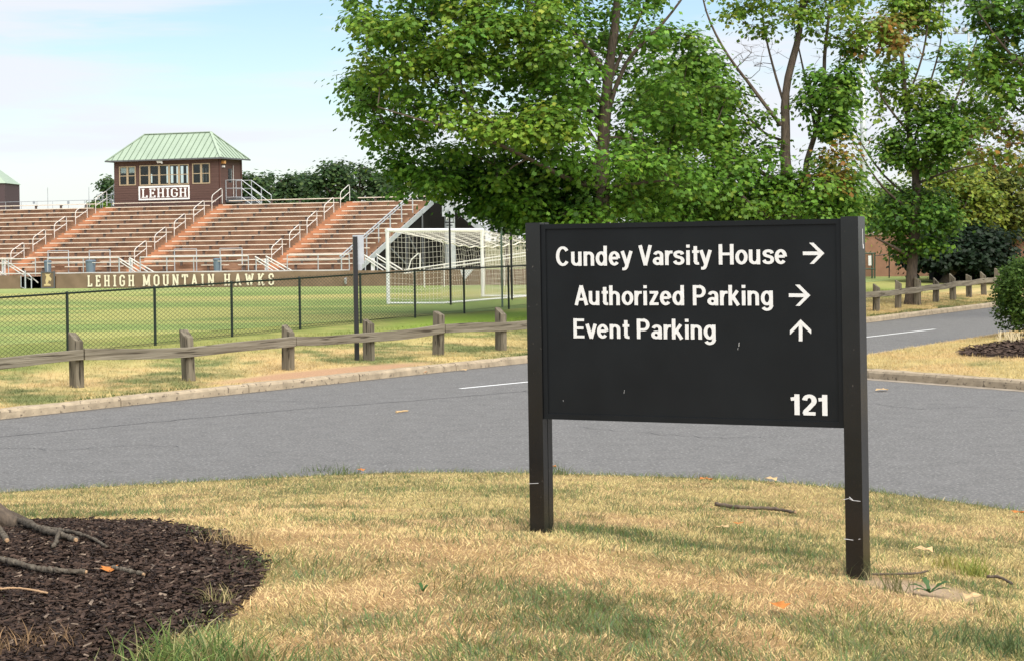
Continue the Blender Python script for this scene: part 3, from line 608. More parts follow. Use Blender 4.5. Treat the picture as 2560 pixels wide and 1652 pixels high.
for nm, q in (('top', (0, ux, 0, 0.095, ZT - fw, ZT)), ('bot', (0, ux, 0, 0.095, ZB, ZB + 0.034)), ('l', (0, fw, 0.0005, 0.0945, ZB + 0.034, ZT - fw)), ('r', (ux - fw, ux, 0.0005, 0.0945, ZB + 0.034, ZT - fw))):
    b = MB(); sbox(b, *q); b.build('face_frame', M['black_paint'], sign)
def sp2d(px, py): p = on_sign(px, py, 0.0095); return (p - O2).dot(SX), p.z
def zoompt(zx, zy): return 1300 + zx / 2.652, 530 + zy / 2.652
def text_line(text, x0, y0, x1, y1, cap_px, sv, sh, m='vinyl_white'):      # zoom coordinates of the baseline ends
    a0, z0 = sp2d(*zoompt(x0, y0)); a1, z1 = sp2d(*zoompt(x1, y1)); _, zc = sp2d(*zoompt((x0 + x1) / 2, (y0 + y1) / 2 - cap_px)); zb = (z0 + z1) / 2; cap = zc - zb
    p = sp_(a0, 0.0095, zb); lettering(text, GL_, p, SX, (0, 0, 1), cap, a1 - a0, sv, sh, 'lettering', M[m], face)
text_line('Cundey Varsity House', 240, 358, 1778, 350, 134, .162, .134)
text_line('Authorized Parking', 362, 618, 1690, 622, 133, .162, .134)
text_line('Event Parking', 352, 836, 1310, 844, 132, .162, .134)
text_line('121', 1786, 1342, 2058, 1348, 138, .215, .16)
def arrow(cx, cy, ang, s_=70):
    """shaft and a two-barbed head, drawn in zoom pixels"""
    ca, sa = math.cos(ang), math.sin(ang); b = MB(); hx = 0.0095 - 0.0022
    def P(x, y, l=0.0): a, z = sp2d(*zoompt(cx + x * ca - y * sa, cy + x * sa + y * ca)); return sp_(a, hx - l, z)
    def plate(pts, l):
        n = len(b.v); b.v += [tuple(P(x, y, l)) for x, y in pts] + [tuple(P(x, y, -0.002)) for x, y in pts]; k = len(pts)
        b.f.append(tuple(n + i for i in range(k))); b.f += [(n + i, n + (i + 1) % k, n + k + (i + 1) % k, n + k + i) for i in range(k)]
    plate([(-s_, 12), (s_ * .72, 12), (s_ * .72, -12), (-s_, -12)], 0.0)
    plate([(s_ * 1.03, 0), (s_ * .05, s_), (-s_ * .34, s_), (s_ * .60, 0), (-s_ * .40, -s_), (0, -s_)], 0.0006)
    b.build('arrow', M['vinyl_white'], face)
arrow(1946, 276, 0.0); arrow(1853, 554, 0.01); arrow(1861, 785, -math.pi / 2, 70)
def mark(pts, w, px_plane, name='scratch', par=None, m='scratch'):
    b = MB(); P = [on_sign(x, y, px_plane) for x, y in pts]
    b.tube(P, w, 4); b.build(name, M[m], par or sign)
mark([(1848, 856), (1847, 866)], 0.0015, 0.009); mark([(1845, 869), (1844.5, 874)], 0.0012, 0.009); mark([(1561, 974), (1560, 982)], 0.0009, 0.009); mark([(1408, 999), (1408, 1003)], 0.0009, 0.009)
# twine snagged on the posts
mark([(1322, 1208), (1346, 1207)], 0.0015, -0.0135, 'twine')
mark([(2108, 1248), (2122, 1245), (2132, 1250), (2151, 1252)], 0.0015, -0.0135, 'twine'); mark([(2123, 1241), (2133, 1250)], 0.002, -0.0135, 'twine'); mark([(2110, 1346), (2133, 1349)], 0.0017, -0.0135, 'twine'); mark([(2146, 1347), (2151, 1346)], 0.0015, -0.0135, 'twine')
sb = MB(); e_ = sp_(ux + PW + 0.0046, 0.06, 0)
for (ya, yb, vv, w_) in ((573, 612, 0.07, 0.0022), (612, 622, 0.075, 0.005)):
    za = W(2150, ya, 11.6).z; zb_ = W(2150, yb, 11.6).z; sb.tube([(*sp_(ux + PW + 0.0045, vv, 0)[:2], za), (*sp_(ux + PW + 0.0045, vv + 0.004, 0)[:2], zb_)], w_, 5)
sb.build('scratch', M['scratch'], sign)

# ------------------------------------------------------------------ timber rail fence
RF = [Vector(p) for p in ((-17.0, 20.3, 0), (-7.45, 33.4, 0), (-5.77, 34.8, 0), (-4.3, 37.3, 0), (-2.93, 39.6, 0), (-1.6, 41.4, 0), (-0.28, 43.0, 0), (11.5, 61.6, 0), (17.7, 74.0, 0), (28, 96.0, 0))]
Ls_ = [0.0]
for a, b in zip(RF[:-1], RF[1:]): Ls_.append(Ls_[-1] + (b - a).length)
def rf_at(s):
    for i in range(len(RF) - 1):
        if s <= Ls_[i + 1] or i == len(RF) - 2: d = (RF[i + 1] - RF[i]).normalized(); return RF[i] + d * (s - Ls_[i]), d
tf = root('timber_rail_fence', 'low weathered timber rail fence of square posts along the far kerb', 'fence', (-7.4, 33.3, 0.2))
posts = [Ls_[1] - 4.82, Ls_[1] - 2.41] + Ls_[1:6]; s = Ls_[6]
while s < Ls_[-1] - 8: posts.append(s); s += 2.42
def rail_off(s, o): p, d = rf_at(s); return p + Vector((d.y, -d.x, 0)) * o, d
tops = {}
for k, s in enumerate(posts):
    p, d = rf_at(s); n = Vector((d.y, -d.x, 0)); z0 = zfar(p.x, p.y) - 0.1; h = 0.99 + rnd.uniform(-0.07, 0.07); w = 0.095 + rnd.uniform(-0.006, 0.006); tilt = rnd.uniform(-0.04, 0.04); tn = rnd.uniform(-0.03, 0.03); c1_, c2_ = rnd.uniform(-0.03, 0.02), rnd.uniform(0.10, 0.19)
    def q(a, c, z): r_ = p + d * (a + tilt * z) + n * (c + tn * z); return (r_.x, r_.y, z0 + z)
    b = MB(); rings = [(0, w), (0.3, w * 1.0), (0.62, w * 0.99)]
    # square post with a top chamfered down toward the road
    b.hexa([q(-w, -w, 0), q(w, -w, 0), q(w, w, 0), q(-w, w, 0), q(-w, -w, h), q(w * 0.96, -w, h + c1_), q(w * 0.97, w, h - c2_), q(-w * 0.98, w, h - c2_ + 0.02)])
    # drying cracks: thin dark wedges let into the faces are left to the material; a split sliver at the top
    b.build('post', M['timber'], tf, bevel=0.012); tops[k] = (z0, tilt, tn)
for k in range(0, len(posts) - 1, 2):
    s0 = posts[k]; s1 = posts[min(k + 2, len(posts) - 1)]; nseg = 10; b = MB(); sag = rnd.uniform(0, 0.05) if k != 4 else 0.075; bow = rnd.uniform(-0.02, 0.02)
    hz = 0.46 + 0.1
    V_ = []
    for i in range(nseg + 1):
        t = i / nseg; s_ = s0 + (s1 - s0) * t + (0.012 if i == 0 else -0.012 if i == nseg else 0) + 0.06; p, d = rail_off(s_, 0.097); n = Vector((d.y, -d.x, 0))
        z = zfar(p.x, p.y) + hz - sag * math.sin(math.pi * t) + 0.012 * math.sin(9 * t + k); o = bow * math.sin(math.pi * t); hh = 0.092 + 0.006 * math.sin(5 * t + k)
        for c, zz in ((0, -hh), (0.072, -hh), (0.072, hh), (0, hh)): r_ = p + n * (c + o); V_.append((r_.x, r_.y, z + zz))
    b.v = V_
    for i in range(nseg):
        for j in range(4): a_ = i * 4 + j; c_ = i * 4 + (j + 1) % 4; b.f.append((a_, c_, c_ + 4, a_ + 4))
    b.f += [(3, 2, 1, 0), tuple(nseg * 4 + j for j in range(4))]
    b.build('rail', M['timber_rail'], tf, bevel=0.006)

# ------------------------------------------------------------------ chain-link fence round the field
def fx(Y): return -8.87 + 0.4627 * (Y - 39.0)
fdir = Vector((0.4627, 1, 0)).normalized(); f0 = Vector((fx(31.0), 31.0, 0)); FL = 39.0
clf = root('chain_link_fence', 'waist-high dark green chain-link fence in front of the sports field', 'fence', (fx(39), 39, 0.45))
fz = lambda s: float(np.interp(31 + s * fdir.y, [31, 39, 52.4, 70], [0.38, 0.455, 0.585, 0.62])); HF = 1.22
def fpt(s, z, o=0.0): p = f0 + fdir * s; return Vector((p.x - fdir.y * o, p.y + fdir.x * o, fz(s) + z))
s = (39 - 31 - 2 * 2.7) / fdir.y; sp0 = s
while s < FL:
    b = MB(); b.tube([fpt(s, -0.1), fpt(s, HF - 0.01)], 0.030, 8); b.lathe(fpt(s, HF - 0.012), [(0.036, 0), (0.036, 0.03), (0.02, 0.05)], 8); b.build('fence_post', M['fence_green'], clf); s += 2.7 / fdir.y
MB().tube([fpt(t, HF) for t in np.linspace(0, FL, 60)], 0.022, 6).build('top_rail', M['fence_green'], clf)
MB().tube([fpt(t, 0.05) for t in np.linspace(0, FL, 60)], 0.004, 4).build('tension_wire', M['fence_green'], clf)
pit = 0.085; hs = 0.0425; nw = int(FL / pit); nk = int((HF + 0.07) / hs); r_ = 0.0052
ii, kk = np.meshgrid(np.arange(nw), np.arange(nk + 1), indexing='ij'); S = (ii + ((kk + ii) % 2)) * pit; Zz = kk * hs
zb = np.interp(31 + S * fdir.y, [31, 39, 52.4, 70], [0.38, 0.455, 0.585, 0.62]); C = np.stack([f0.x + fdir.x * S, f0.y + fdir.y * S, zb + Zz], -1); nrm = np.array([-fdir.y, fdir.x, 0])
C = C + nrm * (-0.026 + 0.004 * (((kk + ii) % 2) * 2 - 1))[..., None]
offs = [np.array([fdir.x, fdir.y, 0]) * math.cos(a) * r_ + nrm * math.sin(a) * r_ for a in (0.5, 0.5 + 2.094, 0.5 + 4.189)]
V = np.stack([C + o for o in offs], 2).reshape(-1, 3); idx = lambda i, k, j: (i * (nk + 1) + k) * 3 + j
i, k2, j = np.meshgrid(np.arange(nw), np.arange(nk), np.arange(3), indexing='ij'); i, k2, j = i.ravel(), k2.ravel(), j.ravel()
arrays('wire_mesh', V, 4, M['mesh_green'], parent=clf, faces=np.stack([idx(i, k2, j), idx(i, k2, (j + 1) % 3), idx(i, k2 + 1, (j + 1) % 3), idx(i, k2 + 1, j)], 1), kind='stuff')

# ------------------------------------------------------------------ sign posts and poles on the verge
p = Vector((-3.17, 39.6, 0)); z0 = zfar(p.x, p.y)
t = root('square_sign_post', 'tall black square post carrying a narrow grey plate beside the timber rail', 'sign post', (p.x, p.y, z0))
ztop = W(892, 592, p.y).z
b = MB(); b.box((p.x, p.y, (z0 - 0.1 + ztop) / 2), (0.085, 0.085, ztop - z0 + 0.1), Matrix.Rotation(0.3, 3, 'Z')); b.build('post', M['steel_black'], t, bevel=0.004)
zpt, zpb = W(898, 588, p.y).z, W(898, 661, p.y).z
b = MB(); b.box((p.x + 0.055, p.y + 0.075, (zpt + zpb) / 2), (0.225, 0.012, zpt - zpb), Matrix.Rotation(0.12, 3, 'Z')); b.build('sign_plate', M['galv'], t)
b = MB(); b.box((p.x + 0.05, p.y + 0.06, zpb - 0.06), (0.16, 0.05, 0.12)); b.build('bracket', M['galv'], t)
def pole(name, label, px, ybase, ytop, Y, r, m, cross=None):
    q = W(px, ybase, Y); tp = W(px - 4, ytop, Y).z; zb = min(q.z, zfar(q.x, q.y)) - 0.1
    t = root(name, label, 'pole', (q.x, q.y, zb + 0.1)); MB().tube([(q.x, q.y, zb), (q.x, q.y, tp)], r, 8).build('post', m, t)
    MB().lathe((q.x, q.y, tp), [(r * 1.15, 0), (r * 1.15, 0.02), (r * 0.4, 0.04)], 8).build('post_cap', m, t); return t, q, tp
t, q, tp = pole('net_pole', 'slim black pole with two short cross brackets standing behind the goal', 1127, 764, 531, 62.6, 0.034, M['steel_black'])
for zz, l in ((0.33, 0.30), (0.42, 0.2)): MB().bar((q.x - l / 2, q.y, tp - zz), (q.x + l / 2, q.y, tp - zz), 0.03, 0.035).build('cross_bracket', M['steel_black'], t)
MB().box((q.x - 0.07, q.y - 0.04, tp - 0.17), (0.07, 0.01, 0.2)).build('tag_plate', M['white_trim'], t)
pole('net_pole', 'short black pole right of the goal, next to the sign', 1280, 751, 585, 67.0, 0.036, M['steel_black'])
pole('green_pole', 'slim pale green pole between the goal and the sign', 1256, 771, 508, 59.5, 0.03, mat('pale green paint', (0.16, 0.22, 0.17), 0.5))
pole('green_pole', 'thin grey green pole peeping over the sign by the big trunk', 1548, 640, 514, 75.0, 0.03, mat('grey green paint', (0.22, 0.27, 0.24), 0.5))
pole('capped_pole', 'pale short pole with dark cap peeping over the sign', 1702, 640, 532, 75.0, 0.038, M['pole'])

# ------------------------------------------------------------------ goal
gl0 = G(971, 762, 0.53); gd = Vector((math.sin(math.radians(24.3)), math.cos(math.radians(24.3)), 0)); gb = Vector((gd.y, -gd.x, 0))     # along the goal line, and back toward the net
GW, GH, GD = 7.32, 2.44, 2.0
goal = root('football_goal', 'white full-size football goal with net and a white cloth caught in it', 'goal', tuple(gl0))
def gp(a, bk, z): q = gl0 + gd * a + gb * bk; return Vector((q.x, q.y, 0.53 + z))
for a in (0, GW): MB().tube([gp(a, 0, -0.05), gp(a, 0, GH)], 0.062, 12).build('goal_post', M['goal_white'], goal, smooth=False)
MB().tube([gp(-0.062, 0, GH), gp(GW + 0.062, 0, GH)], 0.062, 12).build('crossbar', M['goal_white'], goal)
for a in (0, GW): MB().tube([gp(a, 0.04, 0.05), gp(a, GD, 0.05)], 0.032, 8).build('ground_bar', M['goal_white'], goal)
MB().tube([gp(0, GD, 0.05), gp(GW, GD, 0.05)], 0.032, 8).build('ground_bar', M['goal_white'], goal)
BT = 2.08                                      # the net hangs from the crossbar back to a rope at this height, then straight down
def prof(t):
    l1, l2 = math.hypot(GD, GH - BT), BT - 0.06; s_ = t * (l1 + l2)
    if s_ < l1: f = s_ / l1; return GD * f, GH + (BT - GH) * f, f
    f = (s_ - l1) / l2; return GD, BT - (BT - 0.06) * f, 1 - f
def netp(a, t):
    bk, z, w_ = prof(t); x = a / GW; sg = (0.26 * math.sin(math.pi * x) ** 0.7 if 0 < x < 1 else 0) * w_ + 0.03 * math.sin(a * 7 + t * 9) * w_
    return gp(a, bk - 0.9 * sg * (1 if t > 0.5 else 0.3), max(0.06, z - sg))
nb = MB(); ng = 0.17
for a in np.arange(0, GW + 0.01, ng): nb.tube([netp(a, t_) for t_ in np.linspace(0, 1, 20)], 0.0046, 3, cap=False)
for t_ in np.linspace(0.02, 1, 22): nb.tube([netp(a, t_) for a in np.linspace(0, GW, 30)], 0.0046, 3, cap=False)
for side in (0.0, GW):
    for t_ in np.linspace(0.05, 0.97, 14):      # vertical strings of the side nets
        bk = GD * t_; zt = GH + (BT - GH) * t_; nb.tube([gp(side, bk, 0.05), gp(side + 0.06 * math.sin(9 * t_), bk, zt * 0.5), gp(side, bk, zt)], 0.0046, 3, cap=False)
    for z in np.arange(0.2, GH, 0.17):
        bm_ = GD if z < BT else GD * (GH - z) / (GH - BT); nb.tube([gp(side, 0, z), gp(side + 0.05, bm_ / 2, z - 0.06), gp(side, bm_, z)], 0.0046, 3, cap=False)
tag(nb.build('net', M['net'], goal), kind='stuff')
MB().tube([netp(a, 0.495) for a in np.linspace(0, GW, 40)], 0.022, 6).build('net_rope', M['net'], goal)
cb = MB(); c0, c1, c2 = W(1150, 676, 63.4), W(1184, 674, 63.4), W(1160, 703, 63.4); cb.poly([c0, c2, c1]); cb.poly([c0 + Vector((0, .012, 0)), c1 + Vector((0, .012, 0)), c2 + Vector((0, .012, 0))])
cb.build('white_cloth', M['goal_white'], goal)

# ------------------------------------------------------------------ grandstand
SB = Vector((-2.1, 89.8, 0)); BU = Vector((0.945, -0.328, 0)).normalized(); BV = Vector((-BU.y, BU.x, 0)); BANG = math.atan2(BU.y, BU.x); FZ = 0.53
def S_(u, v, z): q = SB + BU * u + BV * v; return Vector((q.x, q.y, z))
def stbox(b, u0, u1, v0, v1, z0, z1): return b.hexa([S_(u0, v0, z0), S_(u1, v0, z0), S_(u1, v1, z0), S_(u0, v1, z0), S_(u0, v0, z1), S_(u1, v0, z1), S_(u1, v1, z1), S_(u0, v1, z1)])
def stv(px, py, v):                              # photograph point on the plane v of the stand
    r = Vector(ray(px, py)); c = Vector((0, 0, EYE)); t = (S_(0, v, 0) - c).dot(BV) / r.dot(BV); p = c + r * t; return (p - SB).dot(BU), p.z
NR, RISE, TREAD, V0, FL0 = 15, 0.238, 0.70, 0.80, 1.18
UL, UR = -40.0, -6.1; AIS = (-25.5, -18.35, -10.8); AWD = 0.85
stand = root('grandstand', 'brown grandstand with fifteen rows of pale bench planks and orange aisles', 'grandstand', tuple(S_(-16, 4, FZ)))
rot = Matrix.Rotation(BANG, 4, 'Z')
vrow = lambda i: V0 + TREAD * i
for i in range(NR):                               # tread and riser of each row
    z = FL0 + RISE * i; v = vrow(i) - 0.42
    b = MB(); stbox(b, UL, UR, v, v + TREAD + 0.02, z - 0.05, z); b.build('tread', M['deck'], stand)
    b = MB(); stbox(b, UL, UR, v + TREAD - 0.015, v + TREAD + 0.015, z + 0.002, z + RISE - 0.052); b.build('riser', M['deck'], stand)
segs = [(UL, AIS[0] - 0.05), (AIS[0] + AWD, AIS[1] - 0.05), (AIS[1] + AWD, AIS[2] - 0.05), (AIS[2] + AWD, UR)]
brk = MB(); brk.box((0, -0.02, -0.13), (0.12, 0.05, 0.21)).box((0, 0.03, -0.025), (0.09, 0.2, 0.035)); bme = None
def inst(me, name, loc, parent, mt=None):
    o = bpy.data.objects.new(name, me); COL.objects.link(o); o.parent = parent; base = parent.location + (parent.parent.location if parent.parent else Vector((0, 0, 0))); o.location = Vector(loc) - base; o.rotation_euler = (0, 0, BANG); return o
bme = bpy.data.meshes.new('bracket'); bme.from_pydata(brk.v, [], brk.f); bme.materials.append(M['bracket'])
planks = {}
GAPS = {0: ((-25.0, -24.0), (-22.3, -21.6), (-15.6, -14.0), (-12.6, -12.0)), 1: ((-24.6, -23.9), (-20.6, -20.0), (-13.5, -12.4))}
for i in range(NR):
    for k, (a, c) in enumerate(segs):
        L = c - a - (0.25 if k < 3 else 0.0) if False else c - a
        pieces = [(a, c)]
        for g0, g1 in GAPS.get(i, ()):
            pieces = [q for (p0, p1) in pieces for q in (((p0, g0), (g1, p1)) if p0 < g0 and g1 < p1 else ((p0, p1),))]
        for p0, p1 in pieces:
            if p1 - p0 < 0.4: continue
            key = round(p1 - p0, 3)
            if key not in planks:
                b = MB(); b.box((0, 0, 0), (key, 0.25, 0.042)); me = bpy.data.meshes.new('bench'); me.from_pydata(b.v, [], b.f); me.materials.append(M['plank']); planks[key] = me
            z = FL0 + RISE * i + 0.42; bo = inst(planks[key], 'bench', S_((p0 + p1) / 2, vrow(i), z), stand)
            n = max(2, int(round((p1 - p0) / 1.55)))
            for j in range(n):
                u = p0 + (p1 - p0) * (j + 0.5) / n
                o = bpy.data.objects.new('bracket', bme); COL.objects.link(o); o.parent = bo; o.location = (u - (p0 + p1) / 2, 0, -0.022)
for a in AIS:                                     # aisle steps, two per row
    for i in range(NR):
        z = FL0 + RISE * i; v = vrow(i) - 0.42
        b = MB(); stbox(b, a + 0.02, a + AWD - 0.02, v + 0.001, v + TREAD * 0.5, z + 0.003, z + 0.012); stbox(b, a + 0.02, a + AWD - 0.02, v + TREAD * 0.5, v + TREAD - 0.017, z + 0.003, z + RISE / 2); stbox(b, a + 0.02, a + AWD - 0.02, v + TREAD - 0.03, v + TREAD - 0.017, z + RISE / 2, z + RISE - 0.002); b.build('aisle_step', M['aisle'], stand)
    for vb in (1.9, 3.93, 5.98, 8.08, 10.15):     # loop handrails, three rows each
        zb = FL0 + (vb - V0 + 0.42) / TREAD * RISE - 0.1; vt = vb + 1.2; zt = zb + 1.2 / TREAD * RISE; h = 0.84; u = a
        pts = [S_(u, vb, zb), S_(u, vb, zb + h - 0.16), S_(u, vb + 0.05, zb + h - 0.05), S_(u, vb + 0.14, zb + h + 0.03), S_(u, vt - 0.14, zt + h - 0.02), S_(u, vt - 0.04, zt + h - 0.02), S_(u, vt, zt + h - 0.1), S_(u, vt, zt)]
        b = MB(); b.tube(pts, 0.021, 6); b.tube([S_(u, vb, zb + 0.42), S_(u, vt, zt + 0.46)], 0.019, 6); b.build('handrail', M['rail_white'], stand)
# walkway deck, front rail, banner
b = MB(); stbox(b, UL, UR + 0.2, 0.04, 0.37, FL0 - 0.03, FL0 + 0.003); b.build('walkway', M['walk'], stand)
FRT = 2.03
for (a, c) in ((UL, -22.9), (-22.2, AIS[1] + 1.55 - 1.35), (-17.0, AIS[2] - 0.35), (-9.1, UR + 0.2)):
    b = MB(); b.tube([S_(a, 0.1, FRT), S_(c, 0.1, FRT)], 0.03, 6); b.tube([S_(a, 0.1, FRT - 0.24), S_(c, 0.1, FRT - 0.24)], 0.022, 6); b.build('front_rail', M['rail_white'], stand)
    n = max(2, int((c - a) / 1.45) + 1)
    for j in range(n):
        u = a + (c - a) * j / (n - 1); b = MB(); b.tube([S_(u, 0.1, FL0), S_(u, 0.1, FRT)], 0.026, 6); b.build('rail_post', M['galv'], stand)
b = MB(); stbox(b, UL, UR + 0.2, 0.02, 0.05, 1.27, 1.33); b.build('deck_edge', M['rail_white'], stand)
# guard frames above the wheelchair places
for x0, x1, y0, y1 in ((120, 171, 628, 645), (223, 275, 627, 645), (436, 491, 624, 641), (550, 605, 622, 640)):
    ua, za = stv(x0, y0, 0.9); ub, _ = stv(x1, y0, 0.9); zc = stv(x0, y1, 0.9)[1]
    b = MB(); b.tube([S_(ua, 0.9, FL0), S_(ua, 0.9, za), S_(ub, 0.9, za), S_(ub, 0.9, FL0)], 0.03, 6); b.tube([S_(ua, 0.9, zc), S_(ub, 0.9, zc)], 0.026, 6); b.build('guard_frame', M['galv'], stand)
# stairs down from the walkway: paired sloping rails, a white post at the head
for x0, y0, x1, y1, w_ in ((8, 648, 80, 694, 1.0), (-30, 662, 34, 700, 0.9), (297, 645, 352, 681, 0.12), (326, 645, 385, 681, 0.12), (640, 642, 698, 678, 0.12), (667, 641, 731, 678, 0.12), (913, 638, 964, 672, 0.12), (943, 636, 1001, 672, 0.12)):
    ua, za = stv(x0, y0, 0.16); ub, zb = stv(x1, y1, 0.16)
    b = MB(); b.tube([S_(ua - 0.05, 0.16, za), S_(ub, 0.16, zb), S_(ub + 0.35, 0.16, zb - 0.28)], 0.034, 6); b.tube([S_(ua, 0.16, za - 0.16), S_(ub, 0.16, zb - 0.17)], 0.03, 6); b.build('stair_rail', M['rail_white'], stand)
    b = MB(); b.tube([S_(ua, 0.16, FL0), S_(ua, 0.16, za)], 0.03, 6); b.build('rail_post', M['galv'], stand)
for x in (6, 324, 664, 930):
    ua, za = stv(x, 647, 0.2); b = MB(); b.box(S_(ua, 0.3, (za + FL0) / 2), (0.14, 0.14, za - FL0), rot.to_3x3()); b.build('newel_post', M['white_trim'], stand)
# banner
def cloth(u0, u1, z0, z1, name, m, parent, v=-0.04, amp=0.022):
    nu = int((u1 - u0) / 0.07) + 2; nz = 10; b = MB()
    for i in range(nu):
        u = u0 + (u1 - u0) * i / (nu - 1)
        for j in range(nz):
            t = j / (nz - 1); w_ = float(vnoise(np.array([u * 1.6]), np.array([t * 1.2 + 3]), 1.0)[0] - 0.5) * 2 + 0.5 * math.sin(u * 7 + t * 5) * (t ** 1.5)
            b.v.append(tuple(S_(u, v - amp * w_ - 0.02 * (1 - t), z0 + (z1 - z0) * t - 0.02 * abs(math.sin(u * 1.1)) * (t > 0.99))))
    for i in range(nu - 1):
        for j in range(nz - 1): o = i * nz + j; b.f.append((o, o + nz, o + nz + 1, o + 1))
    return b.build(name, m, parent, smooth=True)
ban = cloth(-21.65, 9.0, FZ + 0.02, 1.29, 'banner', M['banner'], stand); cloth(UL, -23.65, FZ + 0.02, 1.24, 'banner', M['banner'], stand)
for txt, ua, ub in [(w_, stv(x0, 705, -0.1)[0], stv(x1, 705, -0.1)[0]) for w_, x0, x1 in (('LEHIGH', 218, 337), ('MOUNTAIN', 356, 537), ('HAWKS', 559, 686))]:
    lettering(txt, BLK, S_(ua, -0.105, 0.63), BU, (0, 0, 1), 0.545, ub - ua, .22, .13, 'lettering', M['cream'], ban, lift=0.001, track=0.34 if txt != 'HAWKS' else 0.42, thick=0.002)
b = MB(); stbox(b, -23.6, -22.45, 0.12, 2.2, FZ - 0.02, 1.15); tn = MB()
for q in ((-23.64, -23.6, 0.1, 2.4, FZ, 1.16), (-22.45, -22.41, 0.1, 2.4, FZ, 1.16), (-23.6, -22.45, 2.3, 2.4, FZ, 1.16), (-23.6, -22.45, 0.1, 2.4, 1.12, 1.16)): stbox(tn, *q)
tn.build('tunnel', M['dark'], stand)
b = MB(); stbox(b, -22.39, -21.70, -0.14, 0.0, FZ + 0.03, 1.37); em = b.build('emblem_panel', mat('emblem panel', (0.16, 0.115, 0.07), 0.8), stand)
b = MB()
for q in ((-22.43, -22.38, FZ, 1.42), (-21.71, -21.66, FZ, 1.42)): stbox(b, q[0], q[1], -0.16, -0.11, q[2], q[3])
stbox(b, -22.43, -21.66, -0.158, -0.112, FZ + 0.04, FZ + 0.08); stbox(b, -22.43, -21.66, -0.158, -0.112, 1.33, 1.37); b.build('panel_frame', M['galv_dark'], em)
b = MB()                                          # gold emblem, reduced to its plain outline
for poly in ([(.16, .78), (.22, .70), (.46, .70), (.54, .80), (.50, .72), (.42, .60), (.24, .60)], [(.26, .60), (.44, .60), (.56, .46), (.50, .34), (.40, .40), (.36, .28), (.24, .20), (.20, .38)], [(.12, .12), (.50, .12), (.50, .20), (.34, .24), (.12, .20)]):
    k = len(b.v); b.v += [tuple(S_(-22.39 + x, -0.144, 0.56 + z)) for x, z in poly]; b.f.append(tuple(range(k, k + len(poly))))
b.build('emblem', M['gold'], em)
b = MB(); b.tube([S_(-23.15, -0.2, 1.30), S_(-22.95, -0.2, 1.12), S_(-22.95, -0.2, FZ)], 0.03, 6); b.tube([S_(-23.3, -0.2, 1.45), S_(-23.3, -0.2, FZ)], 0.04, 6); b.tube([S_(-23.55, -0.2, 1.2), S_(-23.55, -0.2, FZ + 0.1), S_(-23.3, -0.2, FZ + 0.02)], 0.025, 6); b.build('handrail', M['galv'], stand)
# end of the stand: stringer, sloping rail, dark braced underside
zs = lambda v: FL0 + (v - V0 + 0.42) / TREAD * RISE
b = MB(); b.bar(S_(UR + 0.1, -0.2, zs(-0.2) - 0.22), S_(UR + 0.1, 11.2, zs(11.2) - 0.22), 0.06, 0.26); b.build('stringer', M['galv'], stand)
b = MB(); b.poly([S_(UR + 0.04, 0.3, FZ), S_(UR + 0.04, 10.9, FZ), S_(UR + 0.04, 10.9, zs(10.6) - 0.4), S_(UR + 0.04, 0.3, zs(0.3) - 0.4)]); b.poly([S_(UR + 0.0, 0.3, FZ), S_(UR + 0.0, 0.3, zs(0.3) - 0.4), S_(UR + 0.0, 10.9, zs(10.6) - 0.4), S_(UR + 0.0, 10.9, FZ)]); b.build('underside_shade', M['dark'], stand)  # near-black sheet stands in for the shade under the seating
for v in (3.0, 5.2, 7.4, 9.6): b = MB(); b.tube([S_(UR + 0.12, v, FZ), S_(UR + 0.12, v, zs(v) - 0.3)], 0.05, 6); b.build('column', M['galv_dark'], stand)
for v in (3.0, 5.2, 7.4): b = MB(); b.bar(S_(UR + 0.13, v, zs(v) - 0.5), S_(UR + 0.13, v + 2.2, FZ + 0.9), 0.03, 0.08); b.build('brace', M['galv_dark'], stand)
b = MB(); b.tube([S_(UR - 0.2, -0.1, zs(-0.1) + 0.92), S_(UR - 0.2, 9.9, zs(9.9) + 0.92)], 0.032, 6); b.tube([S_(UR - 0.2, -0.1, zs(-0.1) + 0.78), S_(UR - 0.2, 9.9, zs(9.9) + 0.78)], 0.028, 6); b.build('end_rail', M['galv'], stand)
for v in (0.1, 1.6, 3.1, 4.6, 6.1, 7.6, 9.1): b = MB(); b.tube([S_(UR - 0.2, v, zs(v) - 0.2), S_(UR - 0.2, v, zs(v) + 0.92)], 0.035, 6); b.build('rail_post', M['galv'], stand)
b = MB(); b.tube([S_(-7.55, 11.05, zs(11) - 0.1), S_(-7.55, 11.05, zs(11) + 0.85), S_(-6.7, 11.05, zs(11) + 0.12)], 0.032, 6); b.build('handrail', M['rail_white'], stand)
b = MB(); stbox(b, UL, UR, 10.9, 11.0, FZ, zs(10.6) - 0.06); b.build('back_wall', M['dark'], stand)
# bins on the walkway
for x, w_ in ((128, 0.36), (235, 0.5), (551, 0.4)):
    u, _ = stv(x, 680, 0.55); c = S_(u, 0.25, FL0 + 0.004); t = root('trash_bin', {128: 'grey plastic trash bin above the emblem panel', 235: 'widest grey trash bin behind the front rail of the stand', 551: 'grey trash bin behind the front rail above the letter K'}[x], 'trash bin', tuple(c), 'trash bins on the stand walkway')
    MB().lathe(c, [(w_ * 0.42, 0), (w_ * 0.5, 0.62), (w_ * 0.5, 0.66)], 14).build('bin_body', M['bin'], t, smooth=False); MB().lathe(c + Vector((0, 0, 0.661)), [(w_ * 0.55, 0), (w_ * 0.55, 0.05), (w_ * 0.35, 0.10)], 14).build('bin_rim', M['bin'], t)

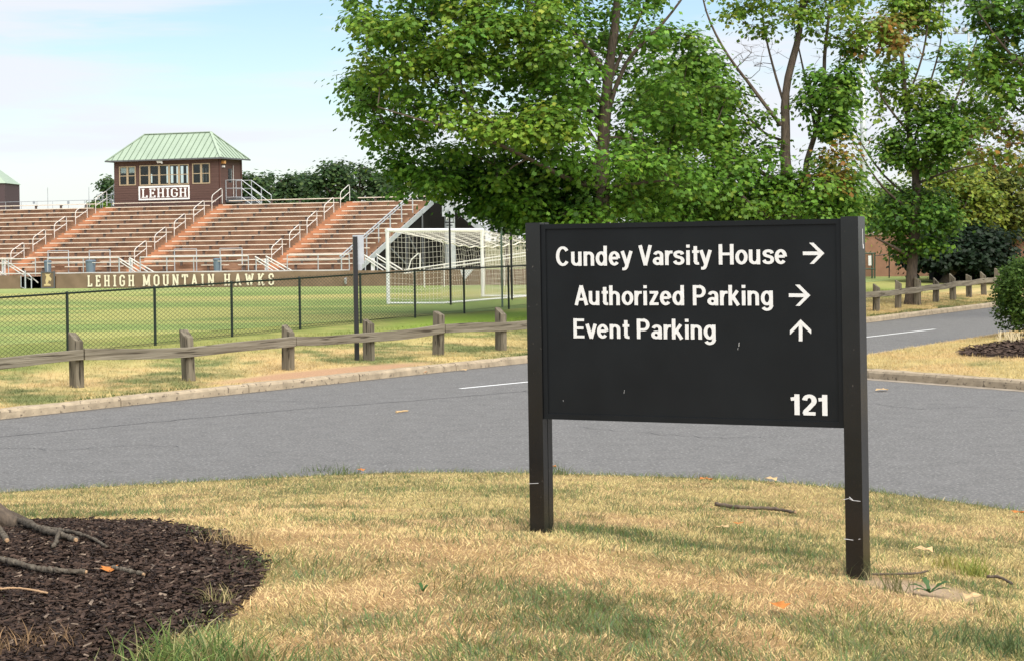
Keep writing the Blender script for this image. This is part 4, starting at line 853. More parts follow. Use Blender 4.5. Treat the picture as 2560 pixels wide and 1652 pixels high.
# ------------------------------------------------------------------ press box
PV, PD_ = 11.4, 2.75; PA, PB_ = -25.03, -18.58; PZ0, PZ1 = 4.55, 7.33
pb = root('press_box', 'brown sided press box with pale green hip roof on top of the grandstand', 'press box', tuple(S_((PA + PB_) / 2, PV + PD_ / 2, PZ0)))
zw0, zw1 = 5.93, 7.03
wins = [(-24.72, -23.68, 5.93, 6.99, 2), (-23.44, -20.38, 5.90, 7.02, 5), (-20.17, -19.09, 5.92, 7.04, 2)]
def wall_grid(u0, u1, z0, z1, holes, v0, v1, name, m, parent):
    us = sorted({u0, u1, *[h[0] for h in holes], *[h[1] for h in holes]}); b = MB()
    for a, c in zip(us[:-1], us[1:]):
        hs_ = [h for h in holes if h[0] <= a + 1e-6 and h[1] >= c - 1e-6]
        if hs_: stbox(b, a, c, v0, v1, z0, hs_[0][2]); stbox(b, a, c, v0, v1, hs_[0][3], z1)
        else: stbox(b, a, c, v0, v1, z0, z1)
    return b.build(name, m, parent)
front = wall_grid(PA, PB_, PZ0, PZ1, [w[:4] for w in wins], PV, PV + 0.1, 'wall', M['siding'], pb)
bh = []
for x0, x1, y0, y1 in ((376, 382, 436, 458), (415, 421, 417, 458), (425.6, 434.5, 417, 458), (440, 446, 417, 458), (450.5, 460, 416, 458), (465, 472, 416, 458), (506, 509, 421, 455), (514, 516.8, 421, 455)):
    ua, za = stv(x0, y0, PV + PD_ - 0.05); ub, zb = stv(x1, y1, PV + PD_ - 0.05); bh.append((ua, ub, max(zb, PZ0 + 1.2), za))
wall_grid(PA, PB_, PZ0, PZ1, bh, PV + PD_ - 0.1, PV + PD_, 'back_wall', mat('olive interior', (0.075, 0.07, 0.05), 0.9), pb)
b = MB(); stbox(b, PA, PA + 0.1, PV + 0.1, PV + PD_ - 0.1, PZ0, PZ1); b.build('wall', M['siding'], pb)
DV0, DV1 = PV + 1.0, PV + 1.75                     # door in the right end
b = MB(); stbox(b, PB_ - 0.1, PB_, PV + 0.1, DV0, PZ0, PZ1); stbox(b, PB_ - 0.1, PB_, DV1, PV + PD_ - 0.1, PZ0, PZ1); stbox(b, PB_ - 0.1, PB_, DV0, DV1, 6.95, PZ1); stbox(b, PB_ - 0.1, PB_, DV0, DV1, PZ0, 5.1); b.build('wall', M['siding'], pb)
# lap siding boards, each a little proud of the wall
z = PZ0 + 0.04
while z < PZ1 - 0.1:
    cuts = [(PA - 0.012, PB_ + 0.012)]
    for w in wins:
        if w[2] - 0.07 < z + 0.09 and z < w[3] + 0.07: cuts = [q for p0, p1 in cuts for q in (((p0, w[0] - 0.07), (w[1] + 0.07, p1)) if p0 < w[0] and p1 > w[1] else ((p0, p1),))]
    for p0, p1 in cuts:
        b = MB(); b.hexa([S_(p0, PV - 0.016, z), S_(p1, PV - 0.016, z), S_(p1, PV - 0.002, z), S_(p0, PV - 0.002, z), S_(p0, PV - 0.006, z + 0.125), S_(p1, PV - 0.006, z + 0.125), S_(p1, PV - 0.002, z + 0.125), S_(p0, PV - 0.002, z + 0.125)])
        b.build('siding_board', M['siding'], front)
    z += 0.13
b = MB(); stbox(b, PA + 0.1, PB_ - 0.1, PV + 0.1, PV + PD_ - 0.1, PZ0, 5.0); b.build('floor', M['deck'], pb)
b = MB(); stbox(b, PA + 0.1, PB_ - 0.1, PV + 0.1, PV + PD_ - 0.1, 7.2, 7.28); b.build('ceiling', M['deck'], pb)
for (u0, u1, z0, z1, n) in wins:
    for k in range(n):
        a = u0 + (u1 - u0) * k / n; c = u0 + (u1 - u0) * (k + 1) / n; b = MB(); f_ = 0.055
        stbox(b, a, a + f_, PV - 0.03, PV + 0.05, z0, z1); stbox(b, c - f_, c, PV - 0.03, PV + 0.05, z0, z1); stbox(b, a + f_, c - f_, PV - 0.03, PV + 0.05, z1 - f_, z1); stbox(b, a + f_, c - f_, PV - 0.03, PV + 0.05, z0, z0 + f_); stbox(b, a + f_, c - f_, PV - 0.02, PV + 0.04, (z0 + z1) / 2 - 0.02, (z0 + z1) / 2 + 0.02)
        wo = b.build('window', M['window_frame'], pb); b = MB(); stbox(b, a + f_, c - f_, PV + 0.012, PV + 0.018, z0 + f_, z1 - f_); b.build('pane', M['glass'], wo)
        if n == 2 and u0 < -24: b = MB(); stbox(b, a + f_, c - f_, PV + 0.06, PV + 0.07, z0 + 0.68, z1 - f_); b.build('blind', M['white_trim'], wo)
# painted name board
sg0, sz0 = -23.49, 5.09; sg1, sz1 = -20.33, 5.86
b = MB(); stbox(b, sg0, sg1, PV - 0.05, PV - 0.018, sz0, sz1); nb_ = b.build('name_board', M['sign_brown'], pb)
b = MB(); stbox(b, sg0, sg1, PV - 0.065, PV - 0.05, sz1 - 0.09, sz1); stbox(b, sg0, sg1, PV - 0.065, PV - 0.05, sz0, sz0 + 0.09); stbox(b, sg0, sg0 + 0.09, PV - 0.064, PV - 0.05, sz0 + 0.09, sz1 - 0.09); stbox(b, sg1 - 0.09, sg1, PV - 0.064, PV - 0.05, sz0 + 0.09, sz1 - 0.09); b.build('board_border', M['white_trim'], nb_)
lettering('LEHIGH', BLK, S_(sg0 + 0.15, PV - 0.051, sz0 + 0.135), BU, (0, 0, 1), 0.50, sg1 - sg0 - 0.28, .17, .085, 'lettering', M['white_trim'], nb_)
# roof
oh = 0.32; ez = PZ1 - 0.02; rz = 8.80; e0, e1 = PA - oh, PB_ + oh; ev0, ev1 = PV - oh, PV + PD_ + oh; rm = (ev0 + ev1) / 2; r0_, r1_ = PA + 1.15, PB_ - 1.15
roof = MB(); roof.poly([S_(e0, ev0, ez), S_(e1, ev0, ez), S_(r1_, rm, rz), S_(r0_, rm, rz)]).poly([S_(e1, ev0, ez), S_(e1, ev1, ez), S_(r1_, rm, rz)]).poly([S_(e1, ev1, ez), S_(e0, ev1, ez), S_(r0_, rm, rz), S_(r1_, rm, rz)]).poly([S_(e0, ev1, ez), S_(e0, ev0, ez), S_(r0_, rm, rz)]).poly([S_(e0, ev1, ez - 0.004), S_(e1, ev1, ez - 0.004), S_(e1, ev0, ez - 0.004), S_(e0, ev0, ez - 0.004)])
ro = roof.build('roof', M['roof'], pb)
def roofz_front(u, v): return ez + (rz - ez) * (v - ev0) / (rm - ev0)
nst = 20
for k in range(1, nst):                           # standing seams, front and right slopes
    u = e0 + (e1 - e0) * k / nst; vt = rm
    if u < r0_: vt = ev0 + (rm - ev0) * (u - e0) / (r0_ - e0)
    if u > r1_: vt = ev0 + (rm - ev0) * (e1 - u) / (e1 - r1_)
    b = MB(); b.bar(S_(u, ev0, roofz_front(u, ev0) + 0.012), S_(u, vt, roofz_front(u, vt) + 0.012), 0.03, 0.035); b.build('standing_seam', M['roof_seam'], ro)
for k in range(1, 9):
    v = ev0 + (ev1 - ev0) * k / 9; t = 1 - abs(v - rm) / (rm - ev0); b = MB(); b.bar(S_(e1, v, ez + 0.012), S_(e1 - (e1 - r1_) * t, v, ez + (rz - ez) * t + 0.012), 0.03, 0.035); b.build('standing_seam', M['roof_seam'], ro)
for a, c in ((S_(r0_, rm, rz), S_(r1_, rm, rz)), (S_(e1, ev0, ez), S_(r1_, rm, rz)), (S_(e0, ev0, ez), S_(r0_, rm, rz)), (S_(e1, ev1, ez), S_(r1_, rm, rz))): b = MB(); b.bar(a + Vector((0, 0, .025)), c + Vector((0, 0, .025)), 0.14, 0.04); b.build('ridge_cap', M['roof'], ro)
b = MB()
for q in ((e0 - 0.06, e1 + 0.06, ev0 - 0.06, ev0 - 0.005, ez - 0.07, ez + 0.01), (e1 + 0.005, e1 + 0.06, ev0 - 0.005, ev1 + 0.06, ez - 0.07, ez + 0.01), (e0 - 0.06, e0 - 0.005, ev0 - 0.005, ev1 + 0.06, ez - 0.07, ez + 0.01)): stbox(b, *q)
b.build('gutter', M['galv_dark'], ro)
b = MB(); b.tube([S_(PB_ + 0.05, PV + 0.06, ez - 0.02), S_(PB_ + 0.05, PV + 0.06, PZ0)], 0.035, 6); b.build('downpipe', M['sign_brown'], pb)
b = MB(); b.tube([S_(PB_ + 0.05, PV + PD_ - 0.1, ez - 0.02), S_(PB_ + 0.05, PV + PD_ - 0.1, PZ0)], 0.035, 6); b.build('downpipe', M['sign_brown'], pb)
b = MB(); b.tube([S_(-22.25, PV - 0.04, 7.14), S_(-22.2, PV - 0.2, 7.2), S_(-21.95, PV - 0.22, 7.18), S_(-21.9, PV - 0.2, 7.08)], [0.05, 0.075, 0.08, 0.04], 8); b.build('floodlight', M['white_trim'], pb)
b = MB(); stbox(b, PB_ + 0.002, PB_ + 0.2, PV + 0.32, PV + 0.52, 7.0, 7.16); b.build('wall_lamp', mat('lamp amber', (0.7, 0.36, 0.12), 0.5), pb)
b = MB(); stbox(b, PB_ + 0.002, PB_ + 0.12, PV + 0.40, PV + 0.55, 6.8, 6.9); b.build('wall_lamp', M['white_trim'], pb)
b = MB(); stbox(b, PB_ - 0.06, PB_ - 0.02, DV0 + 0.01, DV1 - 0.01, 5.1, 6.94); do = b.build('door', M['siding'], pb)
b = MB(); stbox(b, PB_ - 0.018, PB_ - 0.010, DV0 + 0.16, DV1 - 0.16, 6.0, 6.75); b.build('pane', M['glass'], do)
b = MB(); b.tube([S_(PB_ + 0.02, DV1 - 0.05, 5.2), S_(PB_ + 0.02, DV1 - 0.05, 6.95)], 0.02, 6); b.build('door_edge', M['rail_white'], do)
# landing and stair at the right end
b = MB(); stbox(b, PB_ + 0.03, PB_ + 1.0, PV + 0.75, PV + 1.95, 4.88, 5.1); b.build('landing', M['galv_dark'], pb)
for i in range(4): b = MB(); stbox(b, PB_ + 1.0 + 0.28 * i, PB_ + 1.3 + 0.28 * i, PV + 0.8, PV + 1.9, 4.86 - 0.2 * i, 4.90 - 0.2 * i); b.build('stair_tread', M['galv_dark'], pb)
for v in (PV + 0.75, PV + 1.95):
    b = MB(); h = 1.0
    for dz in (h, h * 0.55, 0.06): b.tube([S_(PB_ + 0.04, v, 5.1 + dz), S_(PB_ + 1.0, v, 5.1 + dz), S_(PB_ + 2.2, v, 4.25 + dz)], 0.026, 6)
    for u, z in ((PB_ + 0.05, 5.1), (PB_ + 1.0, 5.1), (PB_ + 1.6, 4.68), (PB_ + 2.2, 4.25)): b.tube([S_(u, v, z - 0.1), S_(u, v, z + h)], 0.026, 6)
    b.build('stair_rail', M['galv'], pb)
    b = MB(); b.bar(S_(PB_ + 1.0, v, 4.98), S_(PB_ + 2.2, v, 4.13), 0.04, 0.18); b.build('stringer', M['galv_dark'], pb)
for v in (PV + 0.6, PV + 1.6):                    # stair on the left end
    b = MB()
    for dz in (0.95, 0.5): b.tube([S_(PA - 0.02, v, 5.05 + dz), S_(PA - 0.4, v, 5.05 + dz), S_(PA - 1.15, v, 4.55 + dz), S_(PA - 1.5, v, 4.55 + dz)], 0.026, 6)
    for u, z in ((PA - 0.4, 5.05), (PA - 1.15, 4.55)): b.tube([S_(u, v, z - 0.4), S_(u, v, z + 0.95)], 0.026, 6)
    b.build('stair_rail', M['galv'], pb); b = MB(); b.bar(S_(PA - 0.02, v, 4.98), S_(PA - 1.1, v, 4.3), 0.04, 0.2); b.build('stringer', M['galv_dark'], pb)

# far tower at the left edge, guard rail with signs, thin masts
tw = root('far_tower', 'dark brown building with green pyramid roof at the left edge', 'building', tuple(W(-60, 640, 150)))
c = W(-42, 520, 150); wv = 2.2; zt = W(0, 461, 150).z; rt = W(-42, 395, 150).z
MB().hexa([(c.x - wv, 148, 0), (c.x + wv, 148, 0), (c.x + wv, 152.4, 0), (c.x - wv, 152.4, 0), (c.x - wv, 148, zt), (c.x + wv, 148, zt), (c.x + wv, 152.4, zt), (c.x - wv, 152.4, zt)]).build('wall', mat('dark siding', (0.075, 0.05, 0.055), 0.8), tw)
b = MB(); o_ = 0.1; A4 = [(c.x - wv - o_, 148 - o_, zt), (c.x + wv + o_, 148 - o_, zt), (c.x + wv + o_, 152.4 + o_, zt), (c.x - wv - o_, 152.4 + o_, zt)]; ap = (c.x, 150.2, rt)
for i in range(4): b.poly([A4[i], A4[(i + 1) % 4], ap])
b.poly(list(reversed(A4))); b.build('roof', M['roof'], tw)
gr_ = root('guard_railing', 'thin grey guard railing with two small signs behind the left seats', 'railing', tuple(S_(-28, 14, 4.5)))
b = MB(); zt_ = stv(100, 504, 14)[1]; b.tube([S_(-38, 14, zt_), S_(-26.2, 14, zt_)], 0.015, 5); b.build('top_rail', M['galv'], gr_)
for u in np.arange(-38, -26, 1.05): b = MB(); b.tube([S_(u, 14, 3.9), S_(u, 14, zt_)], 0.014, 5); b.build('rail_post', M['galv'], gr_)
for x in (85, 171): u, z = stv(x, 507, 13.95); b = MB(); stbox(b, u - 0.07, u + 0.07, 13.93, 13.96, z - 0.08, z + 0.08); b.build('small_sign', M['galv'], gr_)
for x, yt, lab in ((119, 470, 'thin mast left of the press box, nearer the dark tower'), (222, 468, 'thin mast just left of the press box')):
    u, z = stv(x, yt, 18); q = S_(u, 18, 0); t = MB().tube([(q.x, q.y, 0.4), (q.x, q.y, z)], 0.02, 6).build('mast', M['galv']); tag(t, lab, 'mast', 'thin masts behind the stand')

# steel light column and rear stand slope seen past the end of the stand
q = W(1126, 660, 101.5); t = root('steel_column', 'thick pale grey steel column rising behind the goal', 'column', (q.x, q.y, FZ)); zt = W(1126, 470, 101.5).z
MB().lathe((q.x, q.y, FZ - 0.1), [(0.30, 0), (0.27, 3.0), (0.25, zt - FZ + 1.6)], 10).build('shaft', M['galv'], t); b = MB(); b.box((q.x, q.y, FZ + 0.02), (0.8, 0.8, 0.08)); b.build('base_plate', M['galv_dark'], t)
b = MB(); b.box((q.x - 0.1, q.y - 0.34, W(1126, 520, 101.5).z), (0.55, 0.12, 0.9)); b.build('control_box', M['galv'], t)
rs = root('rear_stand', 'dark back-to-back stand whose sloping edge falls to the right behind the goal', 'grandstand', tuple(S_(-6, 20, FZ)))
b = MB(); b.bar(W(1128, 512, 106), W(1215, 585, 106), 0.08, 0.3); b.build('stringer', M['galv'], rs)
b = MB(); b.poly([W(1050, 520, 107), W(1075, 508, 107), W(1128, 510, 107), W(1213, 588, 107), (W(1213, 588, 107).x, 107, 0.5), (W(1050, 520, 107).x, 107, 0.5)]); b.build('underside_shade', M['dark'], rs)  # black sheet paints the shade below the rear stand, no real panel
b = MB(); b.tube([W(1128, 490, 105.8), W(1215, 562, 105.8)], 0.03, 6); [b.tube([W(x, y, 105.8), W(x, y + 24, 105.8)], 0.03, 6) for x, y in ((1140, 500), (1165, 520.5), (1190, 541), (1212, 560))]; b.build('end_rail', M['galv'], rs)
# access ramp rails low behind the goal net
ra = root('access_ramp', 'pale sloping ramp rails behind the goal net', 'ramp', tuple(W(1150, 680, 86)))
for y0, y1 in ((676, 634), (684, 642)): b = MB(); b.tube([W(1010, y0, 87.0), W(1330, y1 - 4, 86.5)], 0.03, 6); b.build('rail', M['rail_white'], ra)
b = MB(); b.tube([W(1020, 677, 88.5), W(1028, 650, 88.5), W(1046, 634, 88.5), W(1050, 634, 88.5), W(1050, 676, 88.5)], 0.03, 6); b.build('rail', M['rail_white'], ra)
for x in (1060, 1110, 1160, 1210, 1260): yy_ = np.interp(x, [1010, 1330], [676, 632]); b = MB(); b.tube([W(x, yy_, 86.8), (W(x, yy_, 86.8).x, 86.8, 0.5)], 0.03, 6); b.build('rail_post', M['rail_white'], ra)

# ------------------------------------------------------------------ trees
LEAF = np.array([(0, 0), (.52, .12), (.30, .36), (.46, .70), (0, 1), (-.46, .70), (-.30, .36), (-.52, .12)], float); LEAF[:, 1] -= .35
KITE = np.array([(0, -.5), (.34, .02), (0, .5), (-.34, .02)], float)
def leaves(name, C, size, col, parent, shape=LEAF, flat=0.75, seed=1, out=None):
    r = np.random.default_rng(seed); n = len(C); az = r.random(n) * 2 * np.pi; tl = np.abs(r.normal(0, flat, n)); ph = r.random(n) * 2 * np.pi
    nz = np.stack([np.sin(tl) * np.cos(ph), np.sin(tl) * np.sin(ph), np.cos(tl)], 1)
    if out is not None:
        nz = nz * 0.55 + out * 0.75 + np.array([0, 0, 0.25]); nz /= np.linalg.norm(nz, axis=1)[:, None] + 1e-9
    ax = np.stack([np.cos(az), np.sin(az), -0.35 + 0 * az], 1); ax -= nz * (ax * nz).sum(1)[:, None]; ax /= np.linalg.norm(ax, axis=1)[:, None]; sd_ = np.cross(nz, ax)
    k = len(shape); bend = -0.28 * np.abs(shape[:, 0]) - 0.12 * shape[:, 1] ** 2
    V = C[:, None, :] + (sd_[:, None, :] * shape[None, :, 0, None] + ax[:, None, :] * shape[None, :, 1, None] + nz[:, None, :] * bend[None, :, None]) * size[:, None, None]
    return arrays(name, V.reshape(-1, 3), k, M['leaf'], parent=parent, col=np.repeat(col, k, 0), kind='stuff')
def leaf_col(n, r, pal, C=None):
    """pal: list of (weight, rgb); neighbouring leaves share a tint"""
    w = np.array([p[0] for p in pal], float); w /= w.sum(); idx = r.choice(len(pal), n, p=w); c = np.array([p[1] for p in pal])[idx]
    return c * (0.72 + 0.56 * r.random(n))[:, None]
class Skel:
    def __init__(self): self.p = []; self.par = []; self.r = []
    def chain(self, pts, radii=None, attach=None):
        par = -1 if attach is None else attach
        for i, p in enumerate(pts): self.p.append(np.array(p, float)); self.par.append(par); self.r.append(radii[i] if radii else 0.0); par = len(self.p) - 1
        return par
    def nearest(self, q, pen=0.5):
        P = np.array(self.p); d = np.linalg.norm(P - q, axis=1) + pen * np.maximum(0, P[:, 2] - q[2] + 0.2); return int(np.argmin(d))
def densify(pts, step=0.35):
    pts = [Vector(p) for p in pts]; pts = catmull(pts, 6) if len(pts) > 2 else pts; o = [pts[0]]
    for a in pts[1:]:
        if (a - o[-1]).length >= step: o.append(a)
    if (o[-1] - pts[-1]).length > 0.05: o.append(pts[-1])
    return o
def tubes_np(segs, name, m, parent):
    """segs: list of (a, b, ra, rb); tapered prisms, sides by thickness"""
    Vs, Fs, n0 = [], [], 0
    for k, sel in ((7, lambda r: r > 0.05), (5, lambda r: 0.018 < r <= 0.05), (3, lambda r: r <= 0.018)):
        S = [q for q in segs if sel(q[2])]
        if not S: continue
        A = np.array([q[0] for q in S]); B = np.array([q[1] for q in S]); ra = np.array([q[2] for q in S]); rb = np.array([q[3] for q in S])
        d = B - A; d /= np.linalg.norm(d, axis=1)[:, None] + 1e-9; ref = np.where(np.abs(d[:, 2:3]) < 0.9, np.array([[0, 0, 1.0]]), np.array([[1.0, 0, 0]])); u = np.cross(d, ref); u /= np.linalg.norm(u, axis=1)[:, None]; w = np.cross(d, u)
        an = np.arange(k) * 2 * np.pi / k; ring = u[:, None, :] * np.cos(an)[None, :, None] + w[:, None, :] * np.sin(an)[None, :, None]
        V = np.concatenate([A[:, None, :] + ring * ra[:, None, None], B[:, None, :] + ring * rb[:, None, None]], 1); n = len(S); b = n0 + np.arange(n)[:, None] * 2 * k
        for j in range(k): Fs.append(np.concatenate([b + j, b + (j + 1) % k, b + k + (j + 1) % k, b + k + j], 1))
        Vs.append(V.reshape(-1, 3)); n0 += n * 2 * k
    return arrays(name, np.concatenate(Vs), 4, m, parent=parent, faces=np.concatenate(Fs), smooth=True, kind='stuff')
def in_poly(poly, q): return bool(inside(np.array(poly, float), np.array([q[0]]), np.array([q[1]]))[0])
def make_tree(name, label, cat, Y, trunk, limbs, zones, bare=(), seed=1, leaf=0.15, shape=LEAF, flat=0.8, thick=4.0, group=None, twig_r=0.007, base_z=None, clear=(), gaps=()):
    """trunk, limbs: disp-pixel polylines (x, y, depth offset, radius); zones: (polygon or list of ellipses, clumps, leaves each, radius, palette, depth centre, depth spread, holes)"""
    r = np.random.default_rng(seed); sk = Skel(); P = lambda q: DW(q[0], q[1], Y + (q[2] if len(q) > 2 else 0))
    tp = [P(q) for q in trunk]; tr_ = [q[3] for q in trunk]
    gz = base_z if base_z is not None else zfar(tp[0].x, tp[0].y); tp = [Vector((tp[0].x, tp[0].y, gz - 0.15)), Vector((tp[0].x, tp[0].y, gz + 0.12))] + ([] if tp[0].z < gz + 0.5 else [tp[0]]) + tp[1:]
    tr_ = [tr_[0] * 1.7, tr_[0] * 1.25] + ([] if len(tp) == len(trunk) + 1 else [tr_[0]]) + tr_[1:]
    dn = densify(tp, 0.3); L0 = np.cumsum([0] + [(b - a).length for a, b in zip(tp[:-1], tp[1:])]); L1 = np.cumsum([0] + [(b - a).length for a, b in zip(dn[:-1], dn[1:])])
    rr = list(np.interp(L1 / L1[-1], L0 / L0[-1], tr_)); sk.chain([tuple(p) for p in dn], rr)
    t = root(name, label, cat, (tp[0].x, tp[0].y, gz), group)
    tb = MB(); tb.tube(dn, rr, 12); V_ = np.array(tb.v); nz_ = fbm(V_[:, 0] * 3 + V_[:, 1] * 2, V_[:, 2], 0.5, 3) - 0.5; ctr = np.repeat(np.array([tuple(p) for p in dn]), 12, 0); V_ = ctr + (V_ - ctr) * (1 + 0.35 * nz_)[:, None]; tb.v = [tuple(v) for v in V_]
    tro = tb.build('trunk', M['bark'], t, smooth=True); fixed = len(sk.p)
    for lb in limbs:
        pts = densify([P(q) for q in lb], 0.3); j = sk.nearest(np.array(pts[0]), 0.0); r0 = lb[0][3]; r1 = lb[-1][3]
        sk.chain([tuple(p) for p in pts], list(np.linspace(r0, r1, len(pts))), j)
    clumps = []
    for (poly, n, per, rad, pal, dc, dspread, holes) in zones:
        pg = np.array(poly, float); lo, hi = pg.min(0), pg.max(0); got = 0; tries = 0
        while got < n and tries < n * 60:
            tries += 1; q = lo + (hi - lo) * r.random(2)
            if not in_poly(pg, q): continue
            if any(((q[0] - h[0]) / h[2]) ** 2 + ((q[1] - h[1]) / h[3]) ** 2 < 1 for h in holes) and r.random() < 0.95: continue
            e = float(edge_dist(pg, np.array([q[0]]), np.array([q[1]]))[0]) * 1.0729 / F * Y
            ds = dspread * min(1.0, math.sqrt(max(e, 0.05) / 2.2)); dpt = dc + ds * (2 * r.random() - 1)
            c = np.array(DW(q[0], q[1], Y + dpt))
            if c[2] < gz + 0.9: continue
            if any(abs(q[0] - g_[0]) < g_[1] and g_[2] < q[1] < g_[3] for g_ in gaps): continue
            if dpt < 1.4 and any(abs(q[0] - np.interp(q[1], [v_[0] for v_ in cl_], [v_[1] for v_ in cl_])) < cl_[0][2] for cl_ in clear if cl_[0][0] < q[1] < cl_[-1][0]): continue
            clumps.append((c, per, rad, pal)); got += 1
    for (pts, n) in bare:
        pg = np.array(pts, float); lo, hi = pg.min(0), pg.max(0)
        for _ in range(n):
            q = lo + (hi - lo) * r.random(2)
            if in_poly(pg, q): clumps.append((np.array(DW(q[0], q[1], Y + 2.0 * (2 * r.random() - 1))), 0, 0.5, None))
    base = np.array(sk.p); clumps.sort(key=lambda c: np.min(np.linalg.norm(base - c[0], axis=1)))
    tips = []
    for c, per, rad, pal in clumps:
        j = sk.nearest(c, 0.6); a = sk.p[j]; dist = np.linalg.norm(c - a); n = max(2, int(dist / 0.45)); ctrl = (a + c) / 2 + np.array([r.normal(0, .08), r.normal(0, .08), 0.12]) * dist
        pts = [(1 - s_) ** 2 * a + 2 * s_ * (1 - s_) * ctrl + s_ * s_ * c + r.normal(0, 0.025, 3) for s_ in np.linspace(0, 1, n + 1)[1:]]
        tips.append(sk.chain(pts, None, j))
    w = np.zeros(len(sk.p)); w[tips] = 1
    for i in range(len(sk.p) - 1, -1, -1):
        if sk.par[i] >= 0: w[sk.par[i]] += w[i]
    rad_ = np.maximum(np.array(sk.r), twig_r * np.maximum(w, 0.6) ** 0.46); segs = []
    for i in range(fixed, len(sk.p)):
        j = sk.par[i]
        if j >= 0: segs.append((sk.p[j], sk.p[i], min(rad_[j], rad_[i] * 1.35), rad_[i]))
    LC, LS, LCo, LO = [], [], [], []
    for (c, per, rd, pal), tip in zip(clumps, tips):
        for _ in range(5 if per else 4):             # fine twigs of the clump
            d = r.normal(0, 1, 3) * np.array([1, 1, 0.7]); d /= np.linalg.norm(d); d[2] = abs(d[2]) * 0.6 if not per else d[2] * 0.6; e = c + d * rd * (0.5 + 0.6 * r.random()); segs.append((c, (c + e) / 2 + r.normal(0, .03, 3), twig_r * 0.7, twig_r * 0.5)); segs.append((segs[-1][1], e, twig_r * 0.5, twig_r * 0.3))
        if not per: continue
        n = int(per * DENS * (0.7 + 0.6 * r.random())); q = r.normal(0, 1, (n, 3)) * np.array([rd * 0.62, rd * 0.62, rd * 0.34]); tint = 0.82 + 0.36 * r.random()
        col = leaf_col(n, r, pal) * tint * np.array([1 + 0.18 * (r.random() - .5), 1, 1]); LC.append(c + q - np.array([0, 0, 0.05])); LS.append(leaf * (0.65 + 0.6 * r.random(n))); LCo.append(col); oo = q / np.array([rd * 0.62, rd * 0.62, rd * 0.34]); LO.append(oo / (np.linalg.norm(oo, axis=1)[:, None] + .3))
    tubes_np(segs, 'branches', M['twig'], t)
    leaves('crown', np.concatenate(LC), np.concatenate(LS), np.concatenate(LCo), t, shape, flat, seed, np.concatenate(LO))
    return t
DENS = 1.72
GRN = [(5, (.125, .255, .03)), (3, (.165, .30, .034)), (2, (.085, .19, .026)), (.7, (.22, .31, .038))]
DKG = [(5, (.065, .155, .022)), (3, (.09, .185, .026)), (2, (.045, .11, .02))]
YEL = [(4, (.20, .31, .036)), (3, (.15, .28, .034)), (1.2, (.28, .33, .042))]
ORG = [(3, (.27, .21, .04)), (1.3, (.36, .18, .035)), (4, (.17, .22, .035)), (.7, (.24, .12, .035))]
# the big maple
crown1 = [(818, -20), (828, 55), (868, 92), (838, 130), (797, 152), (803, 182), (848, 205), (826, 238), (835, 262), (815, 278), (862, 318), (888, 352), (908, 385), (932, 420), (926, 452), (962, 462), (1005, 452), (1038, 462), (1100, 478), (1170, 500), (1225, 520), (1380, 560), (1470, 560), (1560, 500), (1620, 420), (1650, 330), (1700, 250), (1690, 190), (1640, 110), (1590, 40), (1560, -90), (1400, -170), (1200, -230), (1000, -180), (860, -90)]
H1 = [(1000, 215, 30, 14), (1130, 165, 22, 12), (900, 235, 14, 18), (1260, 290, 26, 12), (1450, 240, 20, 18), (1110, 120, 16, 12), (1600, 220, 30, 20), (1180, 255, 66, 18), (1205, 98, 14, 20), (1360, 112, 20, 22), (1310, 185, 16, 12), (1070, 235, 22, 10), (1060, 300, 30, 8), (1330, 330, 14, 30), (1530, 280, 40, 14), (1480, 60, 40, 40), (1590, 120, 30, 30), (1560, 30, 50, 30), (960, 360, 16, 8)]
